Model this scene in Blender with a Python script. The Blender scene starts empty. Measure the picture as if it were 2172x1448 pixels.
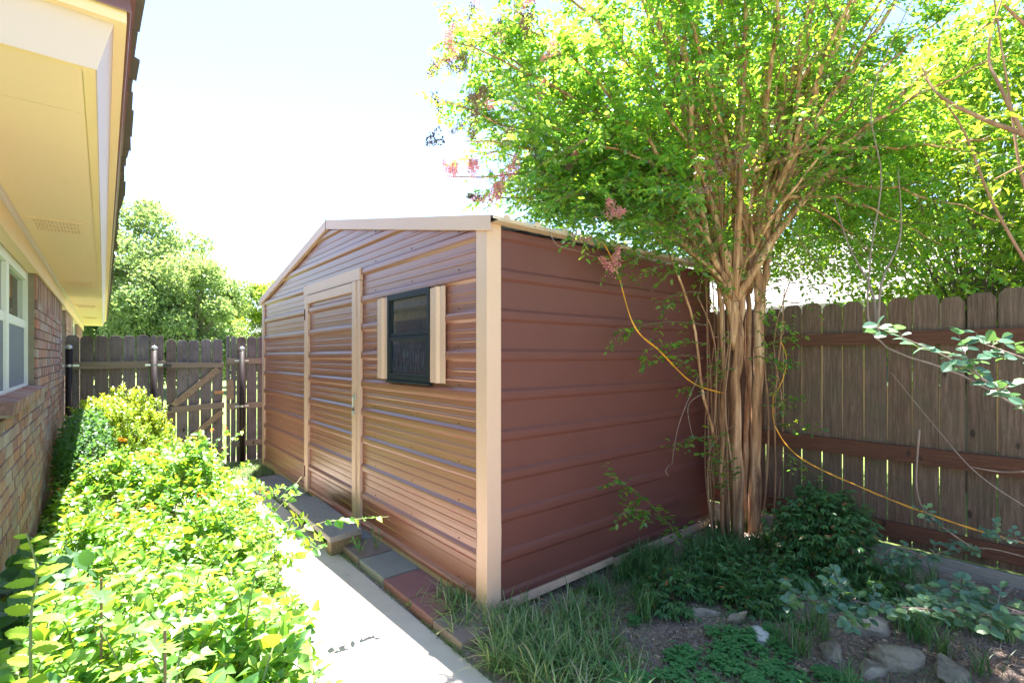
import bpy, math
import numpy as np
from mathutils import Matrix, Vector

# ---------------------------------------------------------------- camera, world, sun, exposure
S = bpy.context.scene
COL = S.collection
YAW = math.radians(39.6)
sn, cs = math.sin(YAW), math.cos(YAW)
FPX, U0, V0, EYE = 1047.0, 1086.0, 755.0, 1.55      # focal length and horizon in photo pixels, eye height

cam_d = bpy.data.cameras.new('camera'); cam = bpy.data.objects.new('camera', cam_d); COL.objects.link(cam)
cam.location = (0, 0, EYE); cam.rotation_euler = (math.pi/2, 0, -YAW)
cam_d.sensor_width = 36; cam_d.lens = 36*FPX/2172; cam_d.shift_y = 31/2172
cam_d.clip_start = 0.05; cam_d.clip_end = 2000
S.camera = cam

SUN = Vector((0.155, 0.30, 1.0)).normalized()
W = bpy.data.worlds.new('World'); S.world = W; W.use_nodes = True
nt = W.node_tree; nt.nodes.clear()
sky = nt.nodes.new('ShaderNodeTexSky'); sky.sky_type = 'NISHITA'; sky.sun_disc = False
sky.sun_elevation = math.asin(SUN.z); sky.sun_rotation = math.atan2(SUN.x, SUN.y)
sky.air_density = 1.0; sky.dust_density = 0.3; sky.ozone_density = 1.0
bg = nt.nodes.new('ShaderNodeBackground'); bg.inputs[1].default_value = 0.06
wo = nt.nodes.new('ShaderNodeOutputWorld')
nt.links.new(sky.outputs[0], bg.inputs[0]); nt.links.new(bg.outputs[0], wo.inputs[0])

sd = bpy.data.lights.new('sun', 'SUN'); so = bpy.data.objects.new('sun', sd); COL.objects.link(so)
sd.energy = 5.0; sd.angle = math.radians(0.5); sd.color = (1.0, 0.95, 0.87)
so.rotation_euler = SUN.to_track_quat('Z', 'Y').to_euler()

S.view_settings.view_transform = 'Standard'; S.view_settings.look = 'None'
S.view_settings.exposure = 3.0; S.view_settings.gamma = 1.0; S.view_settings.use_curve_mapping = False
S.render.engine = 'CYCLES'
S.cycles.max_bounces = 8; S.cycles.diffuse_bounces = 4; S.cycles.transmission_bounces = 4
S.cycles.transparent_max_bounces = 8; S.cycles.use_denoising = True
S.cycles.sample_clamp_indirect = 6

R = np.random.default_rng(11)
U = R.uniform
def spot(u, v, d):
    """world point seen at photo pixel (u, v) at depth d metres"""
    r = (u-U0)/FPX*d
    return np.array((d*sn + r*cs, d*cs - r*sn, EYE - (v-V0)/FPX*d))
def proj(P):
    P = np.asarray(P, float)
    d = P[..., 0]*sn + P[..., 1]*cs; r = P[..., 0]*cs - P[..., 1]*sn
    dd = np.where(np.abs(d) < 1e-3, 1e-3, d)
    return U0 + FPX*r/dd, V0 - FPX*(P[..., 2]-EYE)/dd, d

# ---------------------------------------------------------------- object helpers
def tag(o, label=None, cat=None, group=None, kind=None):
    if label: o['label'] = label
    if cat: o['category'] = cat
    if group: o['group'] = group
    if kind: o['kind'] = kind
    return o
def empty(name, loc, label, cat, group=None):
    o = bpy.data.objects.new(name, None); COL.objects.link(o); o.location = loc
    o.empty_display_size = 0.1
    return tag(o, label, cat, group)
def link(name, me, parent=None, mat=None):
    o = bpy.data.objects.new(name, me); COL.objects.link(o)
    if mat is not None and not me.materials: me.materials.append(mat)
    if parent is not None:
        o.parent = parent
        m = parent.matrix_basis.copy() if parent.parent is None else Matrix.Identity(4)
        o.matrix_parent_inverse = m.inverted()
    return o
class MB:
    def __init__(self): self.v = []; self.f = []; self.t = []
    def add(self, vs, fs, tint=0.0):
        n = len(self.v); self.v += [tuple(x) for x in vs]; self.f += [tuple(n+i for i in f) for f in fs]; self.t += [tint]*len(vs)
        return self
    def box(self, x0, x1, y0, y1, z0, z1, tint=0.0):
        v = [(x, y, z) for z in (z0, z1) for y in (y0, y1) for x in (x0, x1)]
        return self.add(v, [(0,2,3,1),(4,5,7,6),(0,1,5,4),(2,6,7,3),(0,4,6,2),(1,3,7,5)], tint)
    def obox(self, c, ax, ay, az, tint=0.0):
        """oriented box: centre and three half-axis vectors"""
        c, ax, ay, az = map(np.asarray, (c, ax, ay, az))
        v = [c+i*ax+j*ay+k*az for k in (-1,1) for j in (-1,1) for i in (-1,1)]
        return self.add(v, [(0,2,3,1),(4,5,7,6),(0,1,5,4),(2,6,7,3),(0,4,6,2),(1,3,7,5)], tint)
    def prism(self, poly, ext, tint=0.0):
        """poly: list of 3d points (planar), ext: extrusion vector"""
        p = [np.asarray(q, float) for q in poly]; e = np.asarray(ext, float); n = len(p)
        vs = p + [q+e for q in p]
        fs = [tuple(range(n-1, -1, -1)), tuple(range(n, 2*n))] + [(i, (i+1) % n, n+(i+1) % n, n+i) for i in range(n)]
        return self.add(vs, fs, tint)
    def tube(self, pts, rad, n=6, tint=0.0, cap=True):
        pts = np.asarray(pts, float); m = len(pts)
        rad = np.broadcast_to(np.asarray(rad, float), (m,)) if np.ndim(rad) == 0 or len(np.atleast_1d(rad)) == m else np.interp(np.linspace(0,1,m), np.linspace(0,1,len(rad)), rad)
        tg = np.gradient(pts, axis=0); tg /= np.linalg.norm(tg, axis=1)[:, None]+1e-9
        a = np.array((0,0,1.)) if abs(tg[0][2]) < .9 else np.array((1.,0,0))
        vs = []
        for i in range(m):
            x = np.cross(tg[i], a); x /= np.linalg.norm(x)+1e-9; y = np.cross(tg[i], x); a = -y if np.dot(-y, a) > 0 else y
            # keep a stable frame
            a = np.cross(x, tg[i])
            for k in range(n):
                an = 2*math.pi*k/n
                vs.append(pts[i] + rad[i]*(math.cos(an)*x + math.sin(an)*a))
        fs = [(i*n+k, i*n+(k+1) % n, (i+1)*n+(k+1) % n, (i+1)*n+k) for i in range(m-1) for k in range(n)]
        if cap: fs += [tuple(range(n-1, -1, -1)), tuple((m-1)*n+k for k in range(n))]
        return self.add(vs, fs, tint)
    def mesh(self, name, mat=None, smooth=False):
        me = bpy.data.meshes.new(name); me.from_pydata(self.v, [], self.f)
        at = me.attributes.new('tint', 'FLOAT', 'POINT'); at.data.foreach_set('value', np.array(self.t, np.float32))
        if mat: me.materials.append(mat)
        if smooth: me.polygons.foreach_set('use_smooth', [True]*len(me.polygons))
        me.update()
        return me
    def build(self, name, mat, parent=None, smooth=False, bevel=0.0, recalc=False):
        o = link(name, self.mesh(name, mat, smooth), parent)
        if bevel:
            b = o.modifiers.new('b', 'BEVEL'); b.width = bevel; b.segments = 2; b.limit_method = 'ANGLE'; b.angle_limit = math.radians(40)
        return o

# ---------------------------------------------------------------- materials
def newmat(name):
    m = bpy.data.materials.new(name); m.use_nodes = True; t = m.node_tree; t.nodes.clear()
    out = t.nodes.new('ShaderNodeOutputMaterial')
    def N(ty, **kw):
        n = t.nodes.new('ShaderNode'+ty)
        for k, v in kw.items(): setattr(n, k, v)
        return n
    def L(a, b): t.links.new(a, b)
    return m, N, L, out
def ramp(N, cols):
    r = N('ValToRGB'); e = r.color_ramp.elements
    while len(e) > 1: e.remove(e[-1])
    for i, (p, c) in enumerate(cols):
        k = e[0] if i == 0 else e.new(p)
        k.position = p; k.color = (*c, 1)
    return r
def tintval(N, L):
    a = N('Attribute', attribute_name='tint'); oi = N('ObjectInfo')
    ad = N('Math', operation='ADD'); L(a.outputs['Fac'], ad.inputs[0]); L(oi.outputs['Random'], ad.inputs[1])
    fr = N('Math', operation='FRACT'); L(ad.outputs[0], fr.inputs[0]); return fr.outputs[0]
def mix(N, L, f, a, b, mode='MIX'):
    m = N('Mix', data_type='RGBA', blend_type=mode)
    if isinstance(f, (int, float)): m.inputs[0].default_value = f
    else: L(f, m.inputs[0])
    for s, x in ((6, a), (7, b)):
        if isinstance(x, tuple): m.inputs[s].default_value = (*x, 1)
        else: L(x, m.inputs[s])
    return m.outputs[2]
def noise(N, L, scale, detail=6, rough=.6, vec=None, stretch=None, coord='Object'):
    tc = N('TexCoord'); src = tc.outputs[coord]
    if coord == 'World': src = N('NewGeometry').outputs['Position']
    if stretch is not None:
        mp = N('Mapping'); mp.inputs['Scale'].default_value = stretch; L(src, mp.inputs[0]); src = mp.outputs[0]
    n = N('TexNoise'); n.inputs['Scale'].default_value = scale; n.inputs['Detail'].default_value = detail; n.inputs['Roughness'].default_value = rough
    L(src, n.inputs['Vector']); return n.outputs['Fac']
def geopos(N): return N('NewGeometry').outputs['Position']
def wnoise(N, L, scale, detail=5, rough=.6, stretch=(1,1,1), rnd=False):
    mp = N('Mapping'); mp.inputs['Scale'].default_value = stretch; L(geopos(N), mp.inputs[0]); src = mp.outputs[0]
    if rnd:
        oi = N('ObjectInfo'); mu = N('VectorMath', operation='SCALE'); cb = N('CombineXYZ')
        L(oi.outputs['Random'], cb.inputs[0]); L(oi.outputs['Random'], cb.inputs[1]); L(oi.outputs['Random'], cb.inputs[2])
        L(cb.outputs[0], mu.inputs[0]); mu.inputs['Scale'].default_value = 37.0
        av = N('VectorMath', operation='ADD'); L(src, av.inputs[0]); L(mu.outputs[0], av.inputs[1]); src = av.outputs[0]
    n = N('TexNoise'); n.inputs['Scale'].default_value = scale; n.inputs['Detail'].default_value = detail; n.inputs['Roughness'].default_value = rough
    L(src, n.inputs['Vector']); return n.outputs['Fac']
def bump(N, L, h, strength=.3, dist=.01):
    b = N('Bump'); b.inputs['Strength'].default_value = strength; b.inputs['Distance'].default_value = dist; L(h, b.inputs['Height']); return b.outputs[0]
def surf(name, cols, scale=8, stretch=(1,1,1), rough=.7, bs=.3, bd=.005, spec=.5, metal=0, rnd=False, detail=6, tint=None, tintamt=.5, grime=None, bscale=None, rvar=0):
    """painted / natural surface: noise ramp base, optional per-piece tint ramp, grime patches and bump"""
    m, N, L, out = newmat(name); p = N('BsdfPrincipled')
    n1 = wnoise(N, L, scale, detail, .65, stretch, rnd)
    c = ramp(N, cols); L(n1, c.inputs[0]); col = c.outputs[0]
    if tint:
        r2 = ramp(N, tint); L(tintval(N, L), r2.inputs[0]); col = mix(N, L, tintamt, col, r2.outputs[0], 'MIX')
    if grime:
        g = wnoise(N, L, grime[0], 6, .7, grime[3] if len(grime) > 3 else (1,1,1))
        gr = N('MapRange'); L(g, gr.inputs[0]); gr.inputs[1].default_value = grime[2]; gr.inputs[2].default_value = grime[2]+.15
        col = mix(N, L, gr.outputs[0], col, grime[1])
    L(col, p.inputs['Base Color'])
    p.inputs['Roughness'].default_value = rough; p.inputs['Specular IOR Level'].default_value = spec; p.inputs['Metallic'].default_value = metal
    if bs:
        h = wnoise(N, L, bscale or scale*4, 5, .7, stretch, rnd); L(bump(N, L, h, bs, bd), p.inputs['Normal'])
    L(p.outputs[0], out.inputs[0]); return m
def leafmat(name, cols, trans, tf=.45, rough=.45, spec=.5, back=None):
    m, N, L, out = newmat(name); p = N('BsdfPrincipled'); tr = N('BsdfTranslucent'); mx = N('MixShader')
    tv = tintval(N, L); r = ramp(N, cols); L(tv, r.inputs[0]); col = r.outputs[0]
    n = wnoise(N, L, 60, 3); col = mix(N, L, .35, col, mix(N, L, n, (0,0,0), (1,1,1)), 'SOFT_LIGHT')
    r2 = ramp(N, trans); L(tv, r2.inputs[0]); L(r2.outputs[0], tr.inputs[0])
    L(col, p.inputs['Base Color']); p.inputs['Roughness'].default_value = rough; p.inputs['Specular IOR Level'].default_value = spec
    mx.inputs[0].default_value = tf; L(p.outputs[0], mx.inputs[1]); L(tr.outputs[0], mx.inputs[2]); L(mx.outputs[0], out.inputs[0])
    return m
M = {}
# shed paint: one brown in a lit and a shaded copy
M['shed'] = surf('lit_shed_brown_paint', [(0,(.22,.076,.052)),(.5,(.25,.088,.060)),(1,(.28,.102,.068))], 3, rough=.33, bs=.25, bd=.0008, bscale=300, grime=(5,(.30,.14,.095),.63,(1,1,2.5)), spec=.9)  # front copy, warm bounce from the path put into the colour
M['shedside'] = surf('shaded_shed_brown_paint', [(0,(.115,.038,.033)),(1,(.152,.052,.044))], 3, rough=.5, bs=.25, bd=.0008, bscale=300, grime=(7,(.17,.075,.06),.68,(1,1,2.5)), spec=.35)  # same paint for the other walls, shade put into the colour
M['trim'] = surf('beige_trim_paint', [(0,(.58,.37,.28)),(1,(.66,.43,.33))], 4, rough=.45, bs=.15, bd=.001, bscale=120, grime=(12,(.42,.27,.17),.72,(1,1,.4)))
M['roofm'] = surf('galvanised_roof_metal', [(0,(.50,.50,.50)),(1,(.68,.68,.68))], 6, rough=.35, metal=.6, bs=.1, bd=.001)
M['roofunder'] = surf('tan_roof_edge', [(0,(.50,.36,.26)),(1,(.62,.46,.34))], 6, rough=.5, bs=.1, bd=.001)
M['winframe'] = surf('dark_green_frame_paint', [(0,(.014,.017,.022)),(1,(.022,.026,.032))], 20, rough=.5, bs=.1, bd=.001, spec=.2)
M['rust'] = surf('rusty_hinge', [(0,(.09,.025,.02)),(1,(.16,.05,.035))], 40, rough=.7)
M['steel'] = surf('galvanised_steel', [(0,(.45,.47,.5)),(1,(.62,.64,.66))], 30, rough=.35, metal=.8, bs=.1, bd=.001)
M['dark'] = surf('black_plastic', [(0,(.02,.02,.02)),(1,(.04,.04,.04))], 10, rough=.5)
def glassmat(name, col, rough, streak=0.0):
    m, N, L, out = newmat(name); p = N('BsdfPrincipled')
    c = col
    n = wnoise(N, L, 18, 6, .75, (1,5,.35)); mr = N('MapRange'); L(n, mr.inputs[0]); mr.inputs[1].default_value = .5; mr.inputs[2].default_value = .75; mr.inputs[4].default_value = streak
    cc = mix(N, L, mr.outputs[0], col, (.30,.34,.38)); L(cc, p.inputs['Base Color'])
    p.inputs['Roughness'].default_value = rough; p.inputs['IOR'].default_value = 1.6; p.inputs['Specular IOR Level'].default_value = .9
    L(p.outputs[0], out.inputs[0]); return m
M['glass'] = glassmat('reflection_streaked_glass', (.012,.020,.036), .06, .32)  # pale streaks put a reflection's lightening into the glass colour
M['glass2'] = glassmat('house_window_glass', (.05,.10,.11), .03, .0)
M['screen'] = surf('grey_insect_screen', [(0,(.17,.19,.24)),(1,(.20,.22,.27))], 300, rough=.7, bs=.3, bd=.001)
M['white'] = surf('white_vinyl_frame', [(0,(.74,.76,.78)),(1,(.80,.81,.82))], 5, rough=.4, bs=.05, bd=.001)
# house
M['brick'] = surf('mixed_red_brick', [(0,(.20,.10,.08)),(1,(.36,.20,.16))], 14, rough=.85, bs=.6, bd=.004, bscale=90, rnd=True,
    tint=[(0,(.34,.14,.11)),(.2,(.26,.12,.125)),(.35,(.42,.27,.24)),(.48,(.46,.17,.11)),(.6,(.33,.22,.215)),(.75,(.46,.34,.32)),(.88,(.20,.12,.13)),(1,(.40,.23,.17))], tintamt=.8, grime=(13,(.50,.405,.37),.54,(1,1,.5)))
M['mortar'] = surf('grey_mortar', [(0,(.20,.17,.14)),(1,(.33,.29,.24))], 40, rough=.95, bs=.5, bd=.004)
M['soffit'] = surf('bounce_warmed_cream_soffit', [(0,(.80,.57,.42)),(1,(.84,.61,.45))], 2, rough=.6, bs=.15, bd=.001, bscale=150, grime=(3,(.76,.53,.37),.62))  # cream paint, with yellowish bounce light mixed into the colour
M['frieze'] = surf('cream_frieze_paint', [(0,(.80,.56,.34)),(1,(.84,.61,.39))], 5, rough=.5, bs=.1, bd=.001)
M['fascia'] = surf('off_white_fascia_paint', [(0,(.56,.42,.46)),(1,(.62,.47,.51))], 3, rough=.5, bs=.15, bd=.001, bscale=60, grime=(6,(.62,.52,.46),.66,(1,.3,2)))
M['drip'] = surf('maroon_drip_edge_metal', [(0,(.16,.07,.075)),(1,(.20,.09,.095))], 8, rough=.32, bs=.1, bd=.001)
M['shingle'] = surf('brown_asphalt_shingle', [(0,(.07,.055,.055)),(1,(.17,.13,.13))], 60, rough=.95, bs=.8, bd=.003, bscale=400, tint=[(0,(.10,.08,.08)),(1,(.16,.12,.11))], tintamt=.4)
# wood
def woodmat(name, cols, stretch, dark=(.03,.022,.018), rough=.85, tint=None, tintamt=.35, mould=None):
    m, N, L, out = newmat(name); p = N('BsdfPrincipled')
    n1 = wnoise(N, L, 9, 8, .7, stretch, True); c = ramp(N, cols); L(n1, c.inputs[0]); col = c.outputs[0]
    if tint:
        r2 = ramp(N, tint); L(tintval(N, L), r2.inputs[0]); col = mix(N, L, tintamt, col, r2.outputs[0])
    n2 = wnoise(N, L, 26, 6, .8, stretch, True); mr = N('MapRange'); L(n2, mr.inputs[0]); mr.inputs[1].default_value = .56; mr.inputs[2].default_value = .72
    col = mix(N, L, mr.outputs[0], col, dark)
    if mould:
        g = wnoise(N, L, 2.2, 6, .7); gr = N('MapRange'); L(g, gr.inputs[0]); gr.inputs[1].default_value = .5; gr.inputs[2].default_value = .72; gr.inputs[4].default_value = .8
        col = mix(N, L, gr.outputs[0], col, mould)
    # knots
    vr = N('TexVoronoi'); mp = N('Mapping'); mp.inputs['Scale'].default_value = (4.3,4.3,2.1); L(geopos(N), mp.inputs[0]); L(mp.outputs[0], vr.inputs['Vector']); vr.inputs['Scale'].default_value = 1.3
    kr = N('MapRange'); L(vr.outputs['Distance'], kr.inputs[0]); kr.inputs[1].default_value = .055; kr.inputs[2].default_value = .10; kr.inputs[3].default_value = .85; kr.inputs[4].default_value = 0
    col = mix(N, L, kr.outputs[0], col, dark)
    L(col, p.inputs['Base Color']); p.inputs['Roughness'].default_value = rough; p.inputs['Specular IOR Level'].default_value = .25
    L(bump(N, L, n2, .7, .004), p.inputs['Normal']); L(p.outputs[0], out.inputs[0]); return m
G1 = [(.3,(.085,.072,.08)),(.5,(.18,.153,.17)),(.7,(.31,.275,.30))]
M['picket'] = woodmat('weathered_grey_picket', G1, (7,7,.45), tint=[(0,(.16,.10,.08)),(.4,(.17,.15,.17)),(.8,(.24,.215,.24)),(1,(.11,.095,.105))], tintamt=.45, mould=(.075,.06,.058))
M['pickdark'] = woodmat('brown_weathered_picket', [(.34,(.040,.022,.014)),(.5,(.125,.076,.054)),(.66,(.25,.165,.125))], (7,7,.45), tint=[(0,(.13,.068,.042)),(.35,(.17,.115,.085)),(.7,(.075,.048,.036)),(1,(.15,.105,.08))], tintamt=.45, mould=(.085,.078,.05))
M['railx'] = woodmat('weathered_rail_wood', [(.25,(.17,.13,.11)),(.5,(.25,.20,.17)),(.75,(.34,.28,.24))], (.4,8,8))
M['raily'] = woodmat('rust_red_fence_rail', [(.25,(.07,.030,.019)),(.5,(.11,.046,.029)),(.75,(.16,.072,.047))], (8,.4,8))
M['diag'] = woodmat('brace_wood', [(.25,(.19,.13,.10)),(.5,(.29,.21,.16)),(.75,(.38,.29,.23))], (2,8,3))
M['kick'] = woodmat('grey_kickboard_wood', [(.25,(.19,.165,.15)),(.5,(.27,.24,.22)),(.75,(.36,.33,.30))], (8,.5,8))
M['step'] = woodmat('grey_timber_step', [(.25,(.17,.16,.155)),(.5,(.27,.255,.25)),(.75,(.36,.34,.335))], (7,.5,7), tint=[(0,(.24,.22,.20)),(1,(.27,.25,.24))])
M['stepside'] = woodmat('old_timber_block', [(.25,(.11,.085,.05)),(.5,(.18,.14,.085)),(.75,(.26,.20,.13))], (7,1,7))
M['orange'] = surf('fresh_orange_wood', [(0,(.46,.22,.10)),(1,(.55,.30,.16))], 20, rough=.8)
M['post'] = surf('dark_pipe_post_paint', [(0,(.016,.010,.012)),(1,(.03,.02,.022))], 20, rough=.5, spec=.3)
# ground
def concretemat(name, c0, c1, stain, rough=.85):
    return surf(name, [(0.2,c0),(.8,c1)], 5, rough=rough, bs=.5, bd=.002, bscale=160, grime=(2.6,stain,.6), detail=9)
M['path'] = concretemat('pale_concrete_path', (.46,.395,.36), (.58,.50,.455), (.37,.32,.30))
M['paver_grey'] = concretemat('grey_concrete_paver', (.17,.17,.165), (.25,.25,.245), (.13,.125,.125))
M['paver_red'] = concretemat('red_concrete_paver', (.20,.085,.085), (.27,.125,.12), (.16,.09,.085))
M['paver_tan'] = concretemat('brownish_concrete_paver', (.17,.125,.115), (.24,.18,.165), (.13,.105,.10))
M['stone'] = surf('pale_limestone', [(0.25,(.15,.115,.09)),(.75,(.42,.36,.31))], 9, rough=.9, bs=1, bd=.012, bscale=22, detail=10, grime=(7,(.14,.11,.10),.58))
M['whitestone'] = surf('whitish_rounded_stone', [(0.2,(.42,.40,.42)),(.8,(.58,.56,.57))], 12, rough=.9, bs=.8, bd=.006, bscale=60, grime=(20,(.28,.25,.25),.62))
m, N, L, out = newmat('mulchy_soil'); p = N('BsdfPrincipled')
n1 = wnoise(N, L, 2.2, 8, .7); n2 = wnoise(N, L, 38, 9, .85)
c1 = ramp(N, [(.38,(.06,.037,.028)),(.5,(.25,.175,.145)),(.6,(.72,.57,.50))]); L(n2, c1.inputs[0])
c2 = ramp(N, [(.35,(.14,.10,.085)),(.65,(.38,.30,.28))]); L(n1, c2.inputs[0])
L(mix(N, L, .45, c1.outputs[0], c2.outputs[0]), p.inputs['Base Color']); p.inputs['Roughness'].default_value = .95
L(bump(N, L, n2, 1, .02), p.inputs['Normal']); L(p.outputs[0], out.inputs[0]); M['soil'] = m
M['lawn'] = surf('sunlit_lawn', [(0.25,(.10,.15,.03)),(.6,(.17,.24,.05)),(.8,(.28,.27,.10))], 3, rough=.9, bs=1, bd=.05, bscale=40, detail=10)
M['bark'] = surf('smooth_tan_crape_bark', [(0.34,(.12,.046,.022)),(.5,(.40,.195,.095)),(.66,(.72,.45,.27))], 6, (3.5,3.5,.30), rough=.7, bs=.6, bd=.004, bscale=24, detail=7, rnd=True)
M['barkred'] = surf('reddish_sucker_bark', [(0.2,(.15,.07,.04)),(.5,(.30,.15,.08)),(.8,(.48,.29,.17))], 7, (3,3,.6), rough=.7, bs=.5, bd=.003, rnd=True)
M['twig'] = surf('brown_twig_bark', [(0,(.13,.07,.045)),(1,(.25,.15,.10))], 20, rough=.8, bs=0)
M['twigg'] = surf('greenish_stem', [(0,(.12,.16,.05)),(1,(.22,.22,.09))], 20, rough=.7, bs=0)
M['bark2'] = surf('grey_brown_bark', [(0.2,(.10,.075,.06)),(.8,(.24,.19,.16))], 5, (3,3,.5), rough=.9, bs=.8, bd=.03, bscale=12)
M['palebark'] = surf('silvery_vine_bark', [(0.2,(.13,.09,.07)),(.8,(.28,.21,.18))], 12, (2,2,.5), rough=.8, bs=.4, bd=.003)
# leaves
M['crape'] = leafmat('crape_myrtle_leaf', [(0,(.05,.13,.032)),(.5,(.07,.17,.04)),(.85,(.10,.20,.04)),(1,(.15,.22,.035))], [(0,(.22,.54,.05)),(.5,(.38,.70,.05)),(1,(.66,.80,.04))], .50, .32, .8)
M['lantana'] = leafmat('lantana_leaf', [(0,(.055,.15,.035)),(.35,(.11,.24,.05)),(.8,(.19,.32,.06)),(1,(.29,.38,.05))], [(0,(.10,.36,.03)),(.5,(.28,.56,.03)),(1,(.65,.74,.03))], .42, .38, .8)
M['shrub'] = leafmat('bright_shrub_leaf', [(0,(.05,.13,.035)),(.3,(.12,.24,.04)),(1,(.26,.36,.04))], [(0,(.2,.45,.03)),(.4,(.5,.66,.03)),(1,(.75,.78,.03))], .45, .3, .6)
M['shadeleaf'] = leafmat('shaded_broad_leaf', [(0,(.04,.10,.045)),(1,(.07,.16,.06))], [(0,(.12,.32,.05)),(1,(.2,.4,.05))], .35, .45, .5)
M['yellowleaf'] = leafmat('yellow_green_young_leaf', [(0,(.17,.29,.035)),(1,(.26,.36,.04))], [(0,(.42,.6,.03)),(1,(.6,.68,.04))], .5, .5, .4)
M['nandina'] = leafmat('nandina_leaflet', [(0,(.045,.125,.05)),(.8,(.075,.18,.055)),(.97,(.09,.17,.04)),(1,(.35,.14,.06))], [(0,(.08,.25,.04)),(.95,(.14,.34,.05)),(1,(.5,.15,.05))], .3, .4, .5)
M['blueleaf'] = leafmat('blue_green_round_leaf', [(0,(.05,.125,.085)),(.7,(.08,.17,.11)),(1,(.14,.25,.08))], [(0,(.12,.30,.12)),(1,(.25,.45,.08))], .28, .42, .6)
M['grass'] = leafmat('crabgrass_blade', [(0,(.11,.22,.08)),(.7,(.18,.31,.11)),(.9,(.42,.40,.25)),(1,(.48,.40,.28))], [(0,(.15,.34,.07)),(1,(.38,.46,.12))], .35, .5, .4)
M['liriope'] = leafmat('dark_lilyturf_blade', [(0,(.05,.14,.045)),(.75,(.10,.23,.07)),(1,(.26,.32,.13))], [(0,(.07,.2,.03)),(1,(.2,.34,.06))], .3, .35, .5)
M['clover'] = leafmat('clover_leaf', [(0,(.07,.22,.08)),(1,(.12,.33,.11))], [(0,(.12,.36,.07)),(1,(.2,.45,.08))], .35, .5, .4)
M['farleaf'] = leafmat('washed_out_far_leaf', [(0,(.13,.19,.09)),(.6,(.22,.29,.13)),(1,(.33,.38,.18))], [(0,(.25,.42,.10)),(1,(.45,.55,.14))], .4, .6, .3)  # greens paled, the overexposed look is put into the leaf colour
M['rightleaf'] = leafmat('yard_tree_leaf', [(0,(.05,.12,.025)),(.6,(.10,.19,.03)),(1,(.20,.29,.04))], [(0,(.14,.36,.03)),(1,(.50,.62,.04))], .45, .5, .4)
M['dryleaf'] = leafmat('dry_fallen_leaf', [(0,(.22,.12,.08)),(.5,(.42,.29,.21)),(1,(.62,.50,.41))], [(0,(.3,.18,.1)),(1,(.4,.3,.2))], .2, .8, .2)
M['pink'] = leafmat('pink_petal', [(0,(.80,.20,.30)),(.6,(.85,.40,.45)),(1,(.60,.32,.24))], [(0,(.7,.25,.3)),(1,(.6,.35,.25))], .4, .7, .2)
M['seed'] = surf('dark_seed_capsule', [(0,(.05,.04,.06)),(1,(.12,.08,.08))], 50, rough=.6, bs=0)
M['seedbrown'] = surf('brown_dry_panicle', [(0,(.16,.08,.06)),(1,(.26,.15,.11))], 50, rough=.8, bs=0)
M['lantflower'] = leafmat('orange_lantana_petal', [(0,(.85,.22,.02)),(.7,(.9,.38,.03)),(1,(.8,.12,.05))], [(0,(.9,.3,.02)),(1,(.9,.4,.03))], .3, .6, .2)
M['cord'] = surf('yellow_orange_cord', [(0,(.75,.30,.02)),(1,(.85,.42,.03))], 60, (1,1,1), rough=.5, bs=.3, bd=.001)
M['nbrroof'] = surf('pale_grey_shingle_roof', [(0,(.17,.155,.155)),(1,(.27,.25,.25))], 6, rough=.9, bs=.4, bd=.01)
M['nbrbrick'] = surf('neighbour_brick', [(0,(.34,.17,.12)),(1,(.48,.28,.20))], 12, rough=.9, bs=.3)

# ---------------------------------------------------------------- leaf templates
def T(v, f): return (np.array(v, float), f)
def strip_leaf(rows, curl=.12, fold=.08, tipy=1.0, serr=0):
    """rows: (y, halfwidth); midrib lower than edges (fold), tip curls down"""
    v = [(0,0,0)]; f = []
    for y, w in rows:
        z = -curl*y*y
        v += [(-w, y, z+fold*w*2.2), (0, y+.02, z), (w, y, z+fold*w*2.2)]
    v.append((0, tipy, -curl*tipy*tipy)); n = len(rows)
    f += [(0,2,1), (0,3,2)]
    for i in range(n-1):
        a = 1+3*i; b = a+3
        f += [(a, a+1, b+1, b), (a+1, a+2, b+2, b+1)]
    a = 1+3*(n-1); t = len(v)-1
    f += [(a, a+1, t), (a+1, a+2, t)]
    return T(v, f)
TP = {
 'diamond': T([(0,0,0),(.27,.45,.07),(0,1,-.1),(-.27,.45,.07)], [(0,1,2),(0,2,3)]),
 'oval': strip_leaf([(.2,.19),(.5,.27),(.8,.17)], .15, .1),
 'lantana': strip_leaf([(.10,.24),(.30,.36),(.55,.29),(.80,.14)], .28, .2),
 'round': strip_leaf([(.12,.22),(.35,.38),(.65,.36),(.88,.18)], .08, .1),
 'long': strip_leaf([(.15,.12),(.4,.19),(.7,.14)], .3, .15),
 'nandina': strip_leaf([(.25,.15),(.55,.16)], .2, .15),
}
# toothed long leaf (young elm-like) and lobed oak leaf
def outline_leaf(side, curl=.15, fold=.12):
    v = [(0,0,0)]; f = []
    n = len(side)
    for (w, y) in side:
        z = -curl*y*y; v += [(-w, y, z+fold*w), (0, y*.98+.01, z), (w, y, z+fold*w)]
    v.append((0, 1, -curl)); f += [(0,2,1),(0,3,2)]
    for i in range(n-1):
        a = 1+3*i; b = a+3; f += [(a,a+1,b+1,b),(a+1,a+2,b+2,b+1)]
    a = 1+3*(n-1); t = len(v)-1; f += [(a,a+1,t),(a+1,a+2,t)]
    return T(v, f)
TP['toothed'] = outline_leaf([(.14,.08),(.20,.2),(.18,.23),(.24,.36),(.21,.39),(.24,.52),(.2,.55),(.21,.68),(.15,.71),(.13,.84)])
TP['oak'] = outline_leaf([(.05,.12),(.16,.22),(.19,.27),(.06,.34),(.06,.38),(.30,.52),(.33,.57),(.09,.60),(.08,.66),(.25,.82),(.22,.86),(.05,.86)], .2, .25)
def normed(a): return a/(np.linalg.norm(a, axis=-1, keepdims=True)+1e-9)
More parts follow.
